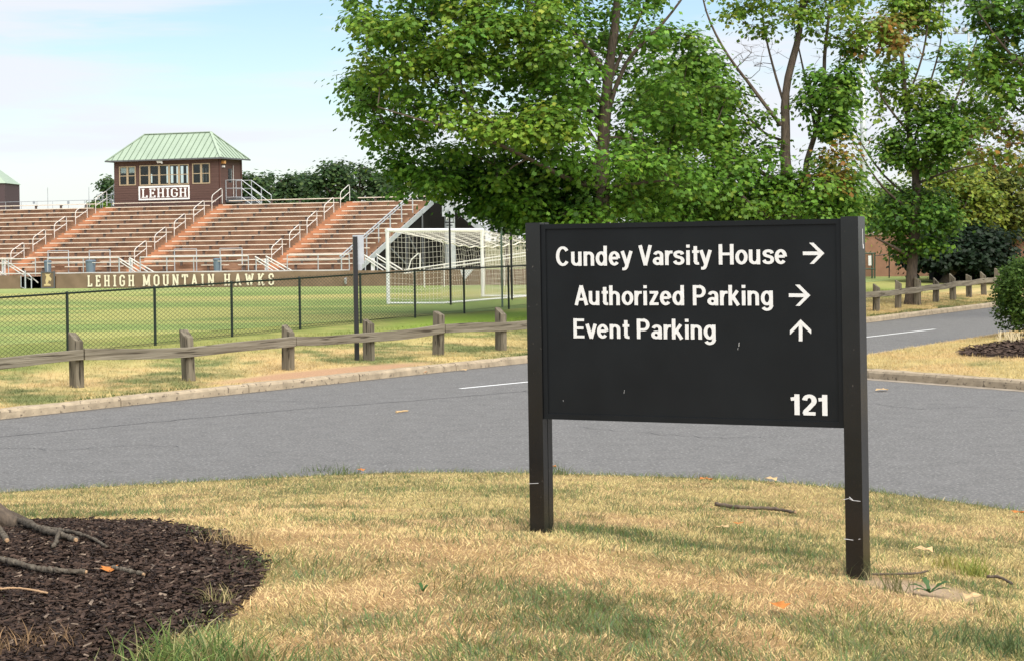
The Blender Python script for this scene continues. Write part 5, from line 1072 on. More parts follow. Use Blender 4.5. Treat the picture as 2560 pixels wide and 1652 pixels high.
make_tree('maple_tree', 'large dense green maple whose crown overhangs the goal, left of three', 'tree', 52,
    [(1402, 560, 0, .215), (1404, 480, 0, .205), (1400, 400, 0, .21), (1404, 350, 0, .175), (1410, 270, 0, .15), (1420, 150, 0, .125), (1436, 40, 0, .105), (1440, -120, 0, .07)],
    [[(1398, 415, 0, .06), (1370, 350, -.3, .05), (1345, 300, -.6, .04), (1325, 262, -.8, .03)], [(1402, 355, 0, .055), (1375, 310, .4, .045), (1350, 270, .8, .03)],
     [(1413, 270, 0, .075), (1440, 190, -.2, .06), (1475, 125, -.4, .05), (1545, 55, -.6, .04), (1610, -30, -.8, .025)], [(1425, 180, 0, .06), (1460, 100, .3, .045), (1500, 20, .5, .03), (1530, -60, .8, .02)],
     [(1402, 440, 0, .08), (1330, 420, -.8, .065), (1230, 370, -1.6, .05), (1120, 320, -2.2, .04), (980, 280, -2.6, .025), (880, 250, -2.6, .015)],
     [(1412, 250, 0, .08), (1340, 170, .3, .06), (1240, 110, .6, .045), (1120, 60, 1, .03), (960, 20, 1.2, .018)], [(1418, 180, 0, .07), (1350, 90, -.8, .05), (1240, 10, -1.4, .035), (1090, -60, -1.8, .02)],
     [(1404, 470, 0, .07), (1320, 480, .8, .05), (1200, 470, 1.5, .035), (1060, 440, 2, .02)], [(1408, 320, 0, .05), (1480, 325, .5, .04), (1560, 335, 1, .03), (1640, 300, 1.3, .018)],
     [(1412, 280, 0, .06), (1330, 240, 1.5, .045), (1200, 190, 2.4, .03), (1020, 150, 2.8, .018), (880, 150, 2.8, .012)], [(1404, 440, 0, .06), (1470, 430, -1, .045), (1560, 420, -1.6, .025)]],
    [(crown1, 420, 62, 0.52, GRN, 0.3, 3.6, H1), ([(830, 20), (1300, 0), (1330, 130), (1050, 200), (830, 190)], 46, 56, 0.46, YEL, -2.5, 1.2, H1), ([(1010, 260), (1330, 230), (1340, 320), (1150, 330)], 18, 50, 0.45, YEL, -3.2, 0.8, H1), ([(930, 390), (1400, 370), (1420, 550), (1240, 515), (1100, 475)], 105, 60, 0.58, DKG, 1.0, 2.6, [])],  # crown shading put into leaf colour: bright upper left, dark low centre
    seed=5, leaf=0.13, clear=[[(150, 1420, 36), (270, 1410, 38), (400, 1400, 40), (470, 1402, 36)], [(100, 1490, 22), (250, 1420, 22)]])
# second tree, several upright stems
make_tree('maple_tree', 'open multi-stemmed maple behind the sign, middle of three', 'tree', 58,
    [(1842, 600, 0, .25), (1842, 520, 0, .235), (1840, 450, 0, .21), (1832, 400, 0, .17), (1830, 300, 0, .135), (1833, 200, 0, .12), (1860, 90, 0, .10), (1868, 20, 0, .09), (1885, -120, 0, .06)],
    [[(1846, 470, 0, .10), (1872, 430, 0, .095), (1880, 375, .2, .09), (1900, 310, .3, .08), (1918, 220, .4, .07), (1922, 120, .4, .06), (1935, 10, .5, .045), (1940, -90, .5, .03)],
     [(1840, 450, 0, .09), (1800, 420, -.4, .075), (1755, 390, -.7, .055), (1700, 365, -1, .03)], [(1835, 550, 0, .10), (1780, 500, -.6, .07), (1730, 460, -1, .045), (1690, 400, -1.2, .02)],
     [(1820, 292, 0, .065), (1790, 255, -.2, .055), (1745, 195, -.3, .05), (1690, 120, -.5, .04), (1650, 40, -.7, .028), (1630, -40, -.8, .018)], [(1826, 240, 0, .045), (1800, 150, .4, .035), (1780, 60, .6, .028), (1770, -60, .8, .018)],
     [(1866, 40, 0, .05), (1890, -20, 0, .04), (1920, -90, 0, .025)], [(1900, 300, .3, .05), (1880, 200, .6, .04), (1865, 130, .8, .025), (1850, 60, 1, .015)], [(1915, 230, .4, .05), (1970, 150, .2, .04), (2020, 85, 0, .028), (2070, 30, -.2, .015)], [(1905, 280, .3, .04), (1950, 210, 1, .03), (2000, 160, 1.5, .018)],
     [(1828, 330, 0, .04), (1780, 310, .8, .03), (1720, 250, 1.4, .02)], [(1838, 420, 0, .05), (1900, 430, -1, .035), (1960, 400, -1.6, .02)], [(1840, 480, 0, .06), (1760, 470, 1, .045), (1650, 440, 1.6, .03), (1590, 420, 2, .015)]],
    [([(1440, 330), (1560, 320), (1700, 330), (1790, 360), (1880, 380), (1960, 330), (2000, 400), (2010, 540), (1900, 580), (1500, 580), (1450, 480)], 210, 58, 0.56, GRN, 0.0, 3.0, [(1640, 330, 40, 30), (1560, 300, 30, 20)]),
     ([(1500, 180), (1620, 120), (1700, 200), (1720, 330), (1600, 360), (1500, 320)], 84, 54, 0.5, YEL + GRN, 1.0, 2.4, []),
     ([(1660, -60), (1990, -60), (2060, 20), (2040, 110), (1960, 140), (1880, 90), (1780, 70), (1690, 60)], 55, 34, 0.5, YEL, 0, 2.0, []),
     ([(1880, 170), (1975, 100), (1992, 210), (1975, 300), (1930, 320), (1860, 250)], 38, 50, 0.48, GRN, 0, 1.8, []),
     ([(1975, 40), (2080, 30), (2090, 110), (1990, 130)], 10, 42, 0.5, ORG, 0.3, 1.2, []), ([(1900, 330), (1960, 280), (1975, 420), (1920, 450)], 8, 36, 0.5, ORG, -1.2, 0.8, []), ([(1640, 100), (1720, 160), (1830, 330), (1760, 380), (1690, 250)], 16, 26, 0.45, GRN, 0, 1.5, [])],
    bare=[([(1680, 0), (1900, 0), (1840, 260), (1740, 260)], 30), ([(1880, 0), (1990, 0), (1960, 250), (1890, 250)], 16)], seed=8, leaf=0.13, flat=0.85, gaps=[(2014, 26, 140, 430)], clear=[[(60, 1866, 26), (200, 1833, 26), (400, 1832, 26)], [(20, 1932, 16), (230, 1917, 16), (300, 1900, 20), (430, 1874, 20)], [(120, 1690, 14), (250, 1788, 14), (290, 1820, 14)]])
# third tree by the kerb
make_tree('maple_tree', 'thin-crowned maple with bare twigs at the kerb, right of three', 'tree', 66,
    [(2126, 716, 0, .20), (2124, 640, 0, .19), (2130, 560, 0, .18), (2136, 460, 0, .165), (2132, 390, 0, .135), (2120, 320, 0, .10), (2108, 210, 0, .08), (2100, 110, 0, .065), (2084, 0, 0, .045), (2075, -80, 0, .03)],
    [[(2136, 420, 0, .08), (2160, 350, -.2, .065), (2200, 290, -.3, .05), (2245, 190, -.5, .035), (2280, 80, -.7, .02)], [(2134, 400, 0, .07), (2190, 330, .6, .05), (2250, 270, 1, .035), (2330, 200, 1.4, .02)], [(2118, 310, 0, .05), (2070, 250, -.3, .035), (2035, 190, -.4, .02), (2010, 140, -.5, .012)],
     [(2132, 500, 0, .06), (2070, 450, -.5, .04), (2030, 400, -.8, .028), (1990, 330, -1, .015)], [(2130, 470, 0, .05), (2060, 410, .5, .035), (2010, 340, .8, .02), (1985, 290, 1, .012)], [(2122, 600, 0, .07), (2080, 575, -.8, .05), (2040, 555, -1.3, .03)], [(2126, 350, 0, .05), (2160, 220, .3, .035), (2190, 110, .4, .025), (2200, 0, .5, .015)],
     [(2134, 430, 0, .05), (2210, 400, -1, .035), (2290, 380, -1.6, .02)], [(2128, 540, 0, .05), (2190, 500, .8, .035), (2240, 470, 1.2, .02)], [(2112, 240, 0, .035), (2150, 130, -.4, .025), (2165, 30, -.6, .015)]],
    [([(2045, 470), (2110, 425), (2180, 430), (2225, 500), (2200, 560), (2150, 600), (2100, 595), (2070, 550), (2030, 520)], 54, 48, 0.48, DKG + GRN, 0.0, 2.0, []),
     ([(2120, 270), (2200, 230), (2270, 290), (2260, 360), (2170, 400), (2110, 370)], 46, 50, 0.48, GRN, -0.3, 1.6, []), ([(2062, 310), (2130, 290), (2120, 380), (2066, 390)], 20, 36, 0.45, GRN, 0, 1.2, []),
     ([(2060, 130), (2150, 170), (2200, 150), (2190, 240), (2090, 260)], 30, 32, 0.45, YEL, 0, 1.5, []), ([(2050, -60), (2220, -60), (2190, 60), (2070, 70)], 46, 42, 0.5, YEL, 0, 1.6, []), ([(2060, 40), (2110, 40), (2110, 110), (2060, 110)], 10, 38, 0.42, ORG, -.5, 0.6, []),
     ([(2000, 190), (2060, 180), (2060, 350), (2000, 420)], 7, 20, 0.35, YEL, 0, 1.2, []), ([(2190, 100), (2330, 110), (2330, 300), (2230, 280)], 44, 30, 0.45, YEL + GRN, .4, 1.5, [])],
    bare=[([(2000, 250), (2060, 250), (2110, 470), (1990, 420)], 26), ([(2110, 40), (2300, 60), (2260, 260), (2130, 260)], 40)], seed=13, leaf=0.13, flat=0.85, gaps=[(2014, 30, 120, 430)], clear=[[(300, 2118, 14), (460, 2136, 18), (720, 2125, 26)]])
# branches reaching in from the right
make_tree('overhanging_tree', 'tree at the right edge whose sparse branches hang in from above', 'tree', 60,
    [(2520, 720, 0, .25), (2510, 500, 0, .22), (2500, 250, 0, .17), (2490, 60, 0, .13), (2480, -100, 0, .08)],
    [[(2500, 260, 0, .08), (2420, 190, -.4, .06), (2340, 110, -.8, .04), (2280, 30, -1, .02)], [(2500, 330, 0, .07), (2420, 290, .5, .05), (2340, 230, .8, .03), (2270, 170, 1, .015)], [(2495, 160, 0, .08), (2400, 70, 0, .05), (2310, 0, 0, .03), (2270, -40, 0, .015)], [(2500, 350, 0, .05), (2420, 340, -.5, .03), (2330, 330, -.8, .015)]],
    [([(2262, -40), (2480, -60), (2480, 120), (2330, 90), (2270, 60)], 56, 40, 0.5, GRN + DKG, 0, 2, []), ([(2290, 90), (2480, 90), (2480, 280), (2350, 270), (2290, 200)], 44, 34, 0.5, GRN + YEL, 0, 2, []), ([(2260, 290), (2400, 280), (2420, 400), (2260, 380)], 18, 22, 0.5, YEL + ORG, 0, 1.6, [])],
    bare=[([(2280, 100), (2400, 60), (2400, 360), (2290, 330)], 18)], seed=21, leaf=0.15)

DENS = 1.0
def puff_tree(name, label, Y, cx, cy, rx, ry, n, per, rad, pal, seed, leaf=0.3, cat='tree', group=None, tr=0.16, stemx=None, low=1.0, shape=KITE):
    """a background tree: crown outline as an uneven ellipse in picture units, real depth"""
    r = np.random.default_rng(seed); ph = r.random(6) * 6.28; poly = []
    for k in range(40):
        a = 2 * math.pi * k / 40; m_ = 1 + sum(0.09 / (1 + .4 * j) * math.sin((j + 2) * a + ph[j]) for j in range(6)); poly.append((cx + rx * m_ * math.cos(a), cy + ry * m_ * math.sin(a) * (low if math.sin(a) > 0 else 1)))
    sx_ = stemx if stemx is not None else cx; q = DW(sx_, cy, Y); gz = zfar(q.x, q.y); yb = (600 - (gz - EYE) / Y * F - (q.x / Y * F) * SR) / 1.0729
    depth = rx * 1.0729 / F * Y * 0.8
    tk = [(sx_, yb, 0, tr), (sx_, (yb + cy + ry) / 2, 0, tr * .85), (cx, cy + ry * .3, 0, tr * .6), (cx, cy - ry * .6, 0, tr * .2)]
    lbs = [[(sx_, cy + ry * .5, 0, tr * .5), (cx + rx * .5 * math.cos(a), cy + ry * .1, depth * .4 * math.sin(a), tr * .3), (cx + rx * .8 * math.cos(a), cy - ry * .25, depth * .7 * math.sin(a), tr * .1)] for a in (0.3, 1.6, 2.8, 4.0, 5.2)]
    return make_tree(name, label, cat, Y, tk, lbs, [(poly, n, per, rad, pal, 0, depth, [])], seed=seed, leaf=leaf, shape=shape, group=group, twig_r=0.01)
DK2 = [(4, (.042, .085, .028)), (3, (.06, .11, .034)), (2, (.09, .14, .04)), (1, (.026, .055, .022))]
MID = [(4, (.13, .22, .032)), (3, (.16, .25, .036)), (2, (.09, .165, .026))]; YG = [(4, (.22, .28, .035)), (3, (.28, .30, .04)), (2, (.14, .215, .032))]; OLV = [(4, (.15, .19, .035)), (3, (.19, .20, .035)), (2, (.10, .145, .03))]
farx = [(588, 445, 34, 34), (655, 440, 52, 40), (725, 443, 46, 34), (775, 432, 52, 46), (838, 425, 58, 46), (900, 436, 60, 44), (965, 440, 60, 44), (1180, 480, 60, 50), (1260, 500, 60, 44)]
words_ = ['smallest dark tree directly behind the press box stair', 'second dark tree behind the stand, right of the press box', 'low rounded tree filling a dip in the row behind the stand', 'dark green tree with a raised top above the middle seats', 'tallest dark tree behind the stand, above the third aisle', 'dark tree behind the stand partly under the maple crown', 'dark tree behind the stand end hidden by maple leaves', 'dark tree seen between the steel column and the sign', 'dark tree just left of the sign top']
for k, ((x, y, rx, ry), wd) in enumerate(zip(farx, words_)): puff_tree('far_tree', wd, 150 + 6 * (k % 3), x, y, rx, ry, 54, 50, 0.8, DK2, 40 + k, leaf=0.36, group='trees behind the stand', low=1.6)
for k, (x, y, rx, ry, pal, Y, wd) in enumerate(((1560, 470, 120, 90, MID, 95, 'broad mid green tree behind the big maple trunk'), (1730, 500, 110, 70, MID, 98, 'low green tree behind the sign, between the first two maples'), (1925, 510, 80, 70, YG, 92, 'yellow green tree behind the second maple stems'), (2075, 485, 62, 52, MID, 100, 'green tree between the light pole and the kerb maple'), (2225, 470, 100, 100, YG, 86, 'bright yellow green tree right of the kerb maple'), (2350, 440, 110, 88, OLV, 90, 'olive green tree at the right edge above the shrub'))):
    puff_tree('background_tree', wd, Y, x, y, rx, ry, 110, 66, 0.62, pal, 60 + k, leaf=0.23, group='trees beyond the verge', low=1.15)
for k, (x, y, rx, ry, wd) in enumerate(((232, 478, 14, 7, 'small bush poking up left of the press box'), (250, 440, 10, 32, 'narrow dark tree hugging the left end of the press box'))): puff_tree('small_tree', wd, 140, x, y, rx, ry, 16, 50, 0.5, MID if k == 0 else DK2, 80 + k, leaf=0.3, tr=.06)
# dark spreading evergreen and hedge before the brick building
puff_tree('dark_evergreen', 'very dark low spreading evergreen in front of the brick wall', 84, 2240, 590, 108, 60, 170, 80, 0.62, [(3, (.010, .024, .010)), (2, (.016, .034, .014)), (1, (.02, .04, .016))], 91, leaf=0.24, stemx=2200, tr=.2)
hq = G(2420, 702, 0.4); hd = root('clipped_hedge', 'dark clipped hedge at the foot of the brick building', 'hedge', tuple(hq)); r = np.random.default_rng(5); n = 7000; uu = r.random(n); C = np.stack([np.interp(uu, [0, 1], [18.5, 26]), np.interp(uu, [0, 1], [86.5, 84]) + r.normal(0, .5, n), 0.5 + 0.95 * r.random(n) ** .6], 1)
leaves('foliage', C, 0.11 + 0.08 * r.random(n), leaf_col(n, r, [(3, (.03, .065, .018)), (2, (.045, .09, .022))]), hd, KITE, 0.9, 5)
MB().hexa([(18.5, 86, .4), (26, 83.5, .4), (26, 84.6, .4), (18.5, 87.1, .4), (18.5, 86, 1.2), (26, 83.5, 1.2), (26, 84.6, 1.2), (18.5, 87.1, 1.2)]).build('dark_core', M['dark'], hd)  # solid near-black block fills the hedge behind its leaves, no twigs modelled
# round shrub on the island
sq_ = Vector((12.02, 45.2, 0.3)); sh = root('round_shrub', 'dense rounded green shrub on the island at the right edge', 'shrub', tuple(sq_)); r = np.random.default_rng(31); n = 15000
d = r.normal(0, 1, (n, 3)); d /= np.linalg.norm(d, axis=1)[:, None]; rr_ = (0.55 + 0.5 * r.random(n) ** 0.5); lump = 1 + 0.34 * (fbm(np.arctan2(d[:, 1], d[:, 0]) * 2 + 9, d[:, 2] * 3, 0.6, 3) - 0.5) * 2
C = np.array(sq_) + np.array([0, 0, 0.86]) + d * (rr_ * lump)[:, None] * np.array([0.92, 0.9, 0.85]); C = C[C[:, 2] > 0.33]; n = len(C)
leaves('foliage', C, 0.055 + 0.05 * r.random(n), leaf_col(n, r, [(4, (.085, .155, .028)), (3, (.11, .19, .035)), (2, (.055, .11, .025))]), sh, KITE, 0.9, 7)
for k in range(7): a = k * 0.9; MB().tube([sq_ + Vector((0, 0, -.05)), sq_ + Vector((.2 * math.cos(a), .2 * math.sin(a), .35)), sq_ + Vector((.5 * math.cos(a), .5 * math.sin(a), .9))], [.03, .025, .012], 5).build('stem', M['twig'], sh)
so = G(2525, 855, 0.26); stb = root('cut_grass_stubble', 'pale cut stubble of ornamental grass in the island mulch', 'plant', tuple(so))
b = MB()
for _ in range(60): a = rnd.random() * 6.28; r0 = rnd.random() * .28; l = Vector((rnd.gauss(0, .06), rnd.gauss(0, .06), .12 + .12 * rnd.random())); p = so + Vector((r0 * math.cos(a), r0 * math.sin(a), 0)); b.tube([p, p + l], .006, 3)
tag(b.build('stubble', M['stubble'], stb), kind='stuff')

# ------------------------------------------------------------------ brick building, gate, light poles on the right
bb = root('brick_building', 'low red brick building behind the dark evergreen at the right', 'building', (20, 95, 0.3))
w0 = W(2130, 640, 96); 
MB().hexa([(15.0, 96, 0), (21.5, 92.5, 0), (22, 93.4, 0), (15.5, 97, 0), (15.0, 96, 2.55), (21.5, 92.5, 2.55), (22, 93.4, 2.55), (15.5, 97, 2.55)]).build('low_wall', M['brick'], bb)
MB().hexa([(14.95, 95.93, 2.551), (21.55, 92.4, 2.551), (22.05, 93.45, 2.551), (15.45, 97.05, 2.551), (14.95, 95.93, 2.66), (21.55, 92.4, 2.66), (22.05, 93.45, 2.66), (15.45, 97.05, 2.66)]).build('coping', M['concrete'], bb)
MB().hexa([(21.5, 91.2, 0), (40, 84, 0), (44, 94, 0), (25.5, 101, 0), (21.5, 91.2, 3.6), (40, 84, 3.6), (44, 94, 3.6), (25.5, 101, 3.6)]).build('main_wall', M['brick'], bb)
dn_ = Vector((-0.363, -0.932, 0)); du_ = Vector((0.932, -0.363, 0)); b0 = Vector((21.5, 91.2, 0))
def bbx(a0, a1, d0, d1, z0, z1): b = MB(); P_ = lambda a, d, z: tuple(b0 + du_ * a + dn_ * d + Vector((0, 0, z))); return b.hexa([P_(a0, d1, z0), P_(a1, d1, z0), P_(a1, d0, z0), P_(a0, d0, z0), P_(a0, d1, z1), P_(a1, d1, z1), P_(a1, d0, z1), P_(a0, d0, z1)])
for a in (0.0, 1.9, 3.1, 5.2): bbx(a, a + 0.35, 0.002, 0.18, 0, 3.6).build('pilaster', M['brick'], bb)
bbx(0.6, 1.6, 0.002, 0.06, 0.4, 2.6).build('door', M['tan_door'], bb); bbx(2.4, 2.9, 0.002, 0.06, 0.4, 3.0).build('door', M['tan_door'], bb)
bbx(-0.2, 19, -0.3, 0.3, 3.602, 3.8).build('coping', M['concrete'], bb)
gt_ = root('mesh_gate', 'green framed mesh gate with small notice beside the brick wall', 'gate', tuple(W(2168, 706, 90)))
def gq(x, y): p = W(x, y, 90); return p
b = MB()
for a, c in (((2150, 634), (2187, 634)), ((2150, 673), (2187, 673)), ((2187, 632), (2187, 708)), ((2180, 634), (2180, 708)), ((2150, 706), (2187, 706))): b.tube([gq(*a), gq(*c)], 0.035, 6)
b.build('gate_frame', mat('gate green', (0.05, 0.09, 0.06), 0.5), gt_)
b = MB(); [b.tube([gq(x, 634), gq(x, 706)], 0.006, 3) for x in range(2150, 2187, 2)]; tag(b.build('gate_mesh', M['mesh_green'], gt_), kind='stuff')
b = MB(); c = gq(2174, 652); b.box((c.x, c.y - .06, c.z), (0.14, 0.02, 0.45)); b.build('notice', M['white_trim'], gt_)
wf = root('wire_fence', 'black wire fence line running in front of the brick wall', 'fence', tuple(W(2220, 706, 91)))
b = MB(); b.tube([W(2188, 640, 91), W(2222, 636, 91), W(2290, 632, 91)], 0.02, 5); b.build('top_rail', M['steel_black'], wf)
for x in (2223, 2290): b = MB(); b.tube([W(x, 636, 91), W(x, 708, 91)], 0.03, 6); b.build('fence_post', M['steel_black'], wf)
def light_pole(lab, x, ytop, Y, r0, heads):
    p = W(x, 640, Y); zt = W(x, ytop, Y).z; t = root('light_pole', lab, 'light pole', (p.x, p.y, 0.4), 'stadium light poles'); MB().lathe((p.x, p.y, 0.3), [(r0 * 1.2, 0), (r0, zt * .5), (r0 * .8, zt - 0.3)], 10).build('shaft', M['pole'], t, smooth=True)
    if heads:
        b = MB(); b.bar((p.x - 1.3, p.y, zt), (p.x + 1.3, p.y, zt), 0.08, 0.1); b.build('cross_arm', M['pole'], t)
        for k in range(4): MB().lathe((p.x - 1.1 + .73 * k, p.y - .2, zt + .05), [(.1, 0), (.28, .12), (.28, .4), (.1, .5)], 10).build('lamp_head', M['galv'], t)
light_pole('thick pale light pole seen between the second and third maples', 2163, 40, 130, 0.205, False)
light_pole('slim distant light pole with lamp heads at the upper right', 2430, 84, 170, 0.12, True)

# ------------------------------------------------------------------ small things on the near lawn
def fallen_leaf(px, py, size, m, lab, yaw):
    p = GL(px, py) + Vector((0, 0, 0.035)); b = MB(); pts = [p + Vector((math.cos(yaw) * x * size - math.sin(yaw) * y * size, math.sin(yaw) * x * size + math.cos(yaw) * y * size, 0.22 * size * abs(x) * 2 + 0.15 * size * (y + .3) ** 2)) for x, y in LEAF]
    k = len(pts); n = len(b.v); c = sum(pts, Vector()) / k; b.v = [tuple(q) for q in pts] + [tuple(c)]; b.f = [(i, (i + 1) % k, k) for i in range(k)]
    o = b.build('fallen_leaf', M[m]); tag(o, lab, 'leaf', 'dead leaves on the lawn')
for a in ((1950, 1535, .10, 'orange_leaf', 'orange dead leaf alone in the foreground grass below the sign', 0.4), (1768, 1209, .13, 'orange_leaf', 'orange dead leaf at the lawn edge under the sign middle', 2.0), (1930, 1209, .13, 'tan_leaf', 'pale orange leaf at the lawn edge near the right post', 1.0), (1846, 1322, .09, 'orange_leaf', 'rust leaf in the grass beneath the number on the sign', 3.0), (1803, 1332, .10, 'tan_leaf', 'tan leaf in the grass beneath the sign middle', 4.0), (2548, 1293, .12, 'orange_leaf', 'orange leaf at the right edge of the lawn', 2.4), (2430, 1512, .11, 'tan_leaf', 'curled tan leaf below the dandelion', 5.0), (1384, 1175, .10, 'orange_leaf', 'orange leaf just right of the left sign post', 1.5), (903, 1184, .09, 'orange_leaf', 'brown leaf at the lawn edge left of the sign', 0.9), (274, 1443, .10, 'orange_leaf', 'orange leaf lying on the mulch bed', 0.2), (2315, 1392, .14, 'tan_leaf', 'large pale leaf by the bare soil right of the sign', 1.2)): fallen_leaf(*a)
def rough_tube(P_, rs_, k=11):
    b = MB(); pts = [P_[0]]
    for a, c in zip(P_[:-1], P_[1:]): pts += [a.lerp(c, .34), a.lerp(c, .67), c]
    rr = list(np.interp(np.linspace(0, 1, len(pts)), np.linspace(0, 1, len(P_)), rs_)); pts = [p + Vector((rnd.gauss(0, .12), rnd.gauss(0, .12), rnd.gauss(0, .12))) * rr[i] for i, p in enumerate(pts)]; b.tube(pts, rr, k)
    V_ = np.array(b.v); ctr = np.repeat(np.array([tuple(p) for p in pts]), k, 0); f = 1 + 0.5 * (rng.random(len(V_)) - .5) + 0.35 * np.repeat(rng.random(len(pts)) > .88, k); b.v = [tuple(v) for v in ctr + (V_ - ctr) * f[:, None]]; return b
def stick(name, lab, pts, rad, m='lichen_bark', forks=(), cat='stick', ends=True, grp=None):
    P_ = [GL(x, y) + Vector((0, 0, h)) for x, y, h in pts]; P_ = catmull(P_, 5); n = len(P_); t = root(name, lab, cat, tuple(P_[0]), grp)
    rs_ = [rad * (1 - .25 * i / n) * (0.92 + .16 * rnd.random()) for i in range(n)]; rough_tube(P_, rs_).build('bark', M[m], t, smooth=True)
    for f in forks: Q = [GL(x, y) + Vector((0, 0, h)) for x, y, h in f]; rough_tube(catmull(Q, 4), [rad * (.62 - .02 * i) for i in range(len(catmull(Q, 4)))]).build('side_branch', M[m], t, smooth=True)
    if ends: d = (P_[-1] - P_[-2]).normalized(); MB().tube([P_[-1] + d * .001, P_[-1] + d * .012], [rs_[-1] * .9, rs_[-1] * .6], 8).build('broken_end', M['cut_wood'], t)
stick('fallen_branch', 'lichen-covered branch lying on the mulch, broken tip to the right', [(-60, 1302, .12), (30, 1322, .08), (100, 1348, .07), (150, 1362, .065), (190, 1375, .06)], .021, forks=[[(150, 1360, .09), (140, 1380, .06), (132, 1388, .05)], [(110, 1350, .075), (180, 1358, .07), (230, 1370, .06), (268, 1388, .05)]], cat='branch')
stick('fallen_branch', 'long brown branch lying across the middle of the mulch bed', [(-60, 1410, .06), (20, 1428, .06), (90, 1448, .06), (160, 1455, .06), (213, 1455, .055)], .017, cat='branch')
stick('fallen_branch', 'short stub of branch on the mulch beside the orange leaf', [(280, 1442, .055), (315, 1450, .055), (358, 1458, .05)], .013, cat='branch')
stick('fallen_branch', 'pale root-like branch end at the left edge of the mulch', [(-40, 1352, .10), (0, 1368, .10), (18, 1385, .08)], .02, cat='branch')
stick('fallen_stick', 'dark stick in the grass behind the right sign post', [(1790, 1268, .03), (1850, 1276, .03), (1930, 1281, .035), (1988, 1290, .035)], .016, 'twig')
stick('fallen_stick', 'thin twig on the bare soil right of the sign', [(2178, 1442, .02), (2230, 1446, .03), (2290, 1444, .03), (2320, 1438, .03)], .007, 'twig', ends=False)
stick('fallen_stick', 'dark curved twig at the right edge of the bare soil', [(2468, 1452, .03), (2500, 1458, .04), (2530, 1470, .03)], .010, 'twig', ends=False)
stick('fallen_stick', 'thin pale twig crossing the mulch foreground', [(0, 1517, .09), (50, 1515, .09), (120, 1525, .085)], .006, 'cut_wood', ends=False)
def tuft(name, lab, px, py, n, h, spread, cols, wd=0.006, cat='grass tuft', seed=0):
    p = GL(px, py); r = np.random.default_rng(seed + int(px)); t = root(name, lab, cat, tuple(p)); P_ = np.stack([p.x + r.normal(0, spread, n), p.y + r.normal(0, spread, n), np.full(n, 0.0)], 1); P_[:, 2] = zlawn(P_[:, 0], P_[:, 1]); c = np.array(cols)[r.integers(0, len(cols), n)] * (.7 + .6 * r.random(n))[:, None]
    blades('blades', P_, h * (.5 + .7 * r.random(n)), np.full(n, wd) * (.6 + .7 * r.random(n)), c, .15 + .7 * r.random(n), None, parent=t)
tuft('grass_tuft', 'tall fresh green grass tuft at the bottom beside the mulch', 470, 1662, 360, .18, .15, [(.14, .22, .06), (.20, .27, .08), (.30, .29, .13), (.09, .15, .05)], .009)
tuft('grass_tuft', 'second green grass tuft right of the first at the bottom', 600, 1665, 200, .15, .10, [(.14, .21, .07), (.24, .27, .10), (.40, .34, .17)], .008)
tuft('grass_tuft', 'brown dead grass tuft in the mulch at lower left', 65, 1630, 160, .13, .10, [(.30, .19, .10), (.22, .14, .08)], .005)
tuft('grass_tuft', 'yellow green tuft behind the bare soil patch', 2380, 1420, 110, .14, .09, [(.26, .26, .06), (.34, .31, .10)], .006)
tuft('grass_tuft', 'upright yellow green tuft at right of the bare soil', 2440, 1440, 120, .17, .05, [(.30, .32, .08), (.22, .26, .07)], .006)
tuft('grass_tuft', 'dark green clump at the lower right corner', 2510, 1630, 330, .13, .16, [(.08, .12, .05), (.12, .16, .06)], .006)
tuft('grass_tuft', 'tall thin grass at the foot of the right sign post', 2138, 1445, 80, .16, .05, [(.13, .14, .07), (.3, .26, .14)], .004)
tuft('grass_tuft', 'thin dry grass at the foot of the left sign post', 1350, 1325, 110, .13, .07, [(.16, .16, .08), (.4, .31, .17)], .004)
tuft('grass_tuft', 'straw tuft lying over the right edge of the mulch', 590, 1365, 160, .16, .10, [(.55, .40, .20), (.45, .32, .16)], .004)
tuft('grass_tuft', 'small wild grass tuft growing inside the mulch edge', 552, 1515, 70, .13, .05, [(.22, .22, .09), (.4, .32, .16)], .005)
tuft('grass_tuft', 'tall wispy weeds left of the dandelion', 2245, 1480, 60, .20, .05, [(.22, .2, .09), (.14, .15, .06)], .005)
for k, (x, lab) in enumerate(((800, 'tallest green blades at the road edge of the lawn'), (860, 'second tall clump of blades at the road edge'), (1400, 'tall blades at the road edge right of the left post'))): tuft('grass_tuft', lab, x, 1186, 50, .17, .10, [(.09, .13, .045), (.14, .18, .06)], .007, seed=k)
def weed(name, lab, px, py, lobes):
    p = GL(px, py) + Vector((0, 0, .02)); t = root(name, lab, 'plant', tuple(p))
    for (a, l, w_, lift, teeth) in lobes:
        b = MB(); d = Vector((math.cos(a), math.sin(a), 0)); s_ = Vector((-d.y, d.x, 0)); n = 9; L_, R_ = [], []
        for i in range(n):
            f = i / (n - 1); q = p + d * l * f + Vector((0, 0, lift * math.sin(f * 2.2))); ww = w_ * math.sin(math.pi * min(1, f * .92 + .08)) * (1.25 if i % 2 and teeth else .7 if teeth else 1); L_.append(q + s_ * ww + Vector((0, 0, ww * .3))); R_.append(q - s_ * ww + Vector((0, 0, ww * .3)))
            b.v += [tuple(L_[-1]), tuple(q), tuple(R_[-1])]
        for i in range(n - 1): o = 3 * i; b.f += [(o, o + 1, o + 4, o + 3), (o + 1, o + 2, o + 5, o + 4)]
        b.build('leaf', M['weed'], t, smooth=True)
weed('dandelion', 'dark green toothed dandelion in the bare soil right of the sign', 2325, 1490, [(0.15, .15, .022, .055, True), (2.95, .13, .020, .045, True), (1.9, .10, .018, .075, True), (-.4, .12, .018, .03, True), (3.6, .12, .018, .03, True), (-2.2, .08, .015, .03, True)])
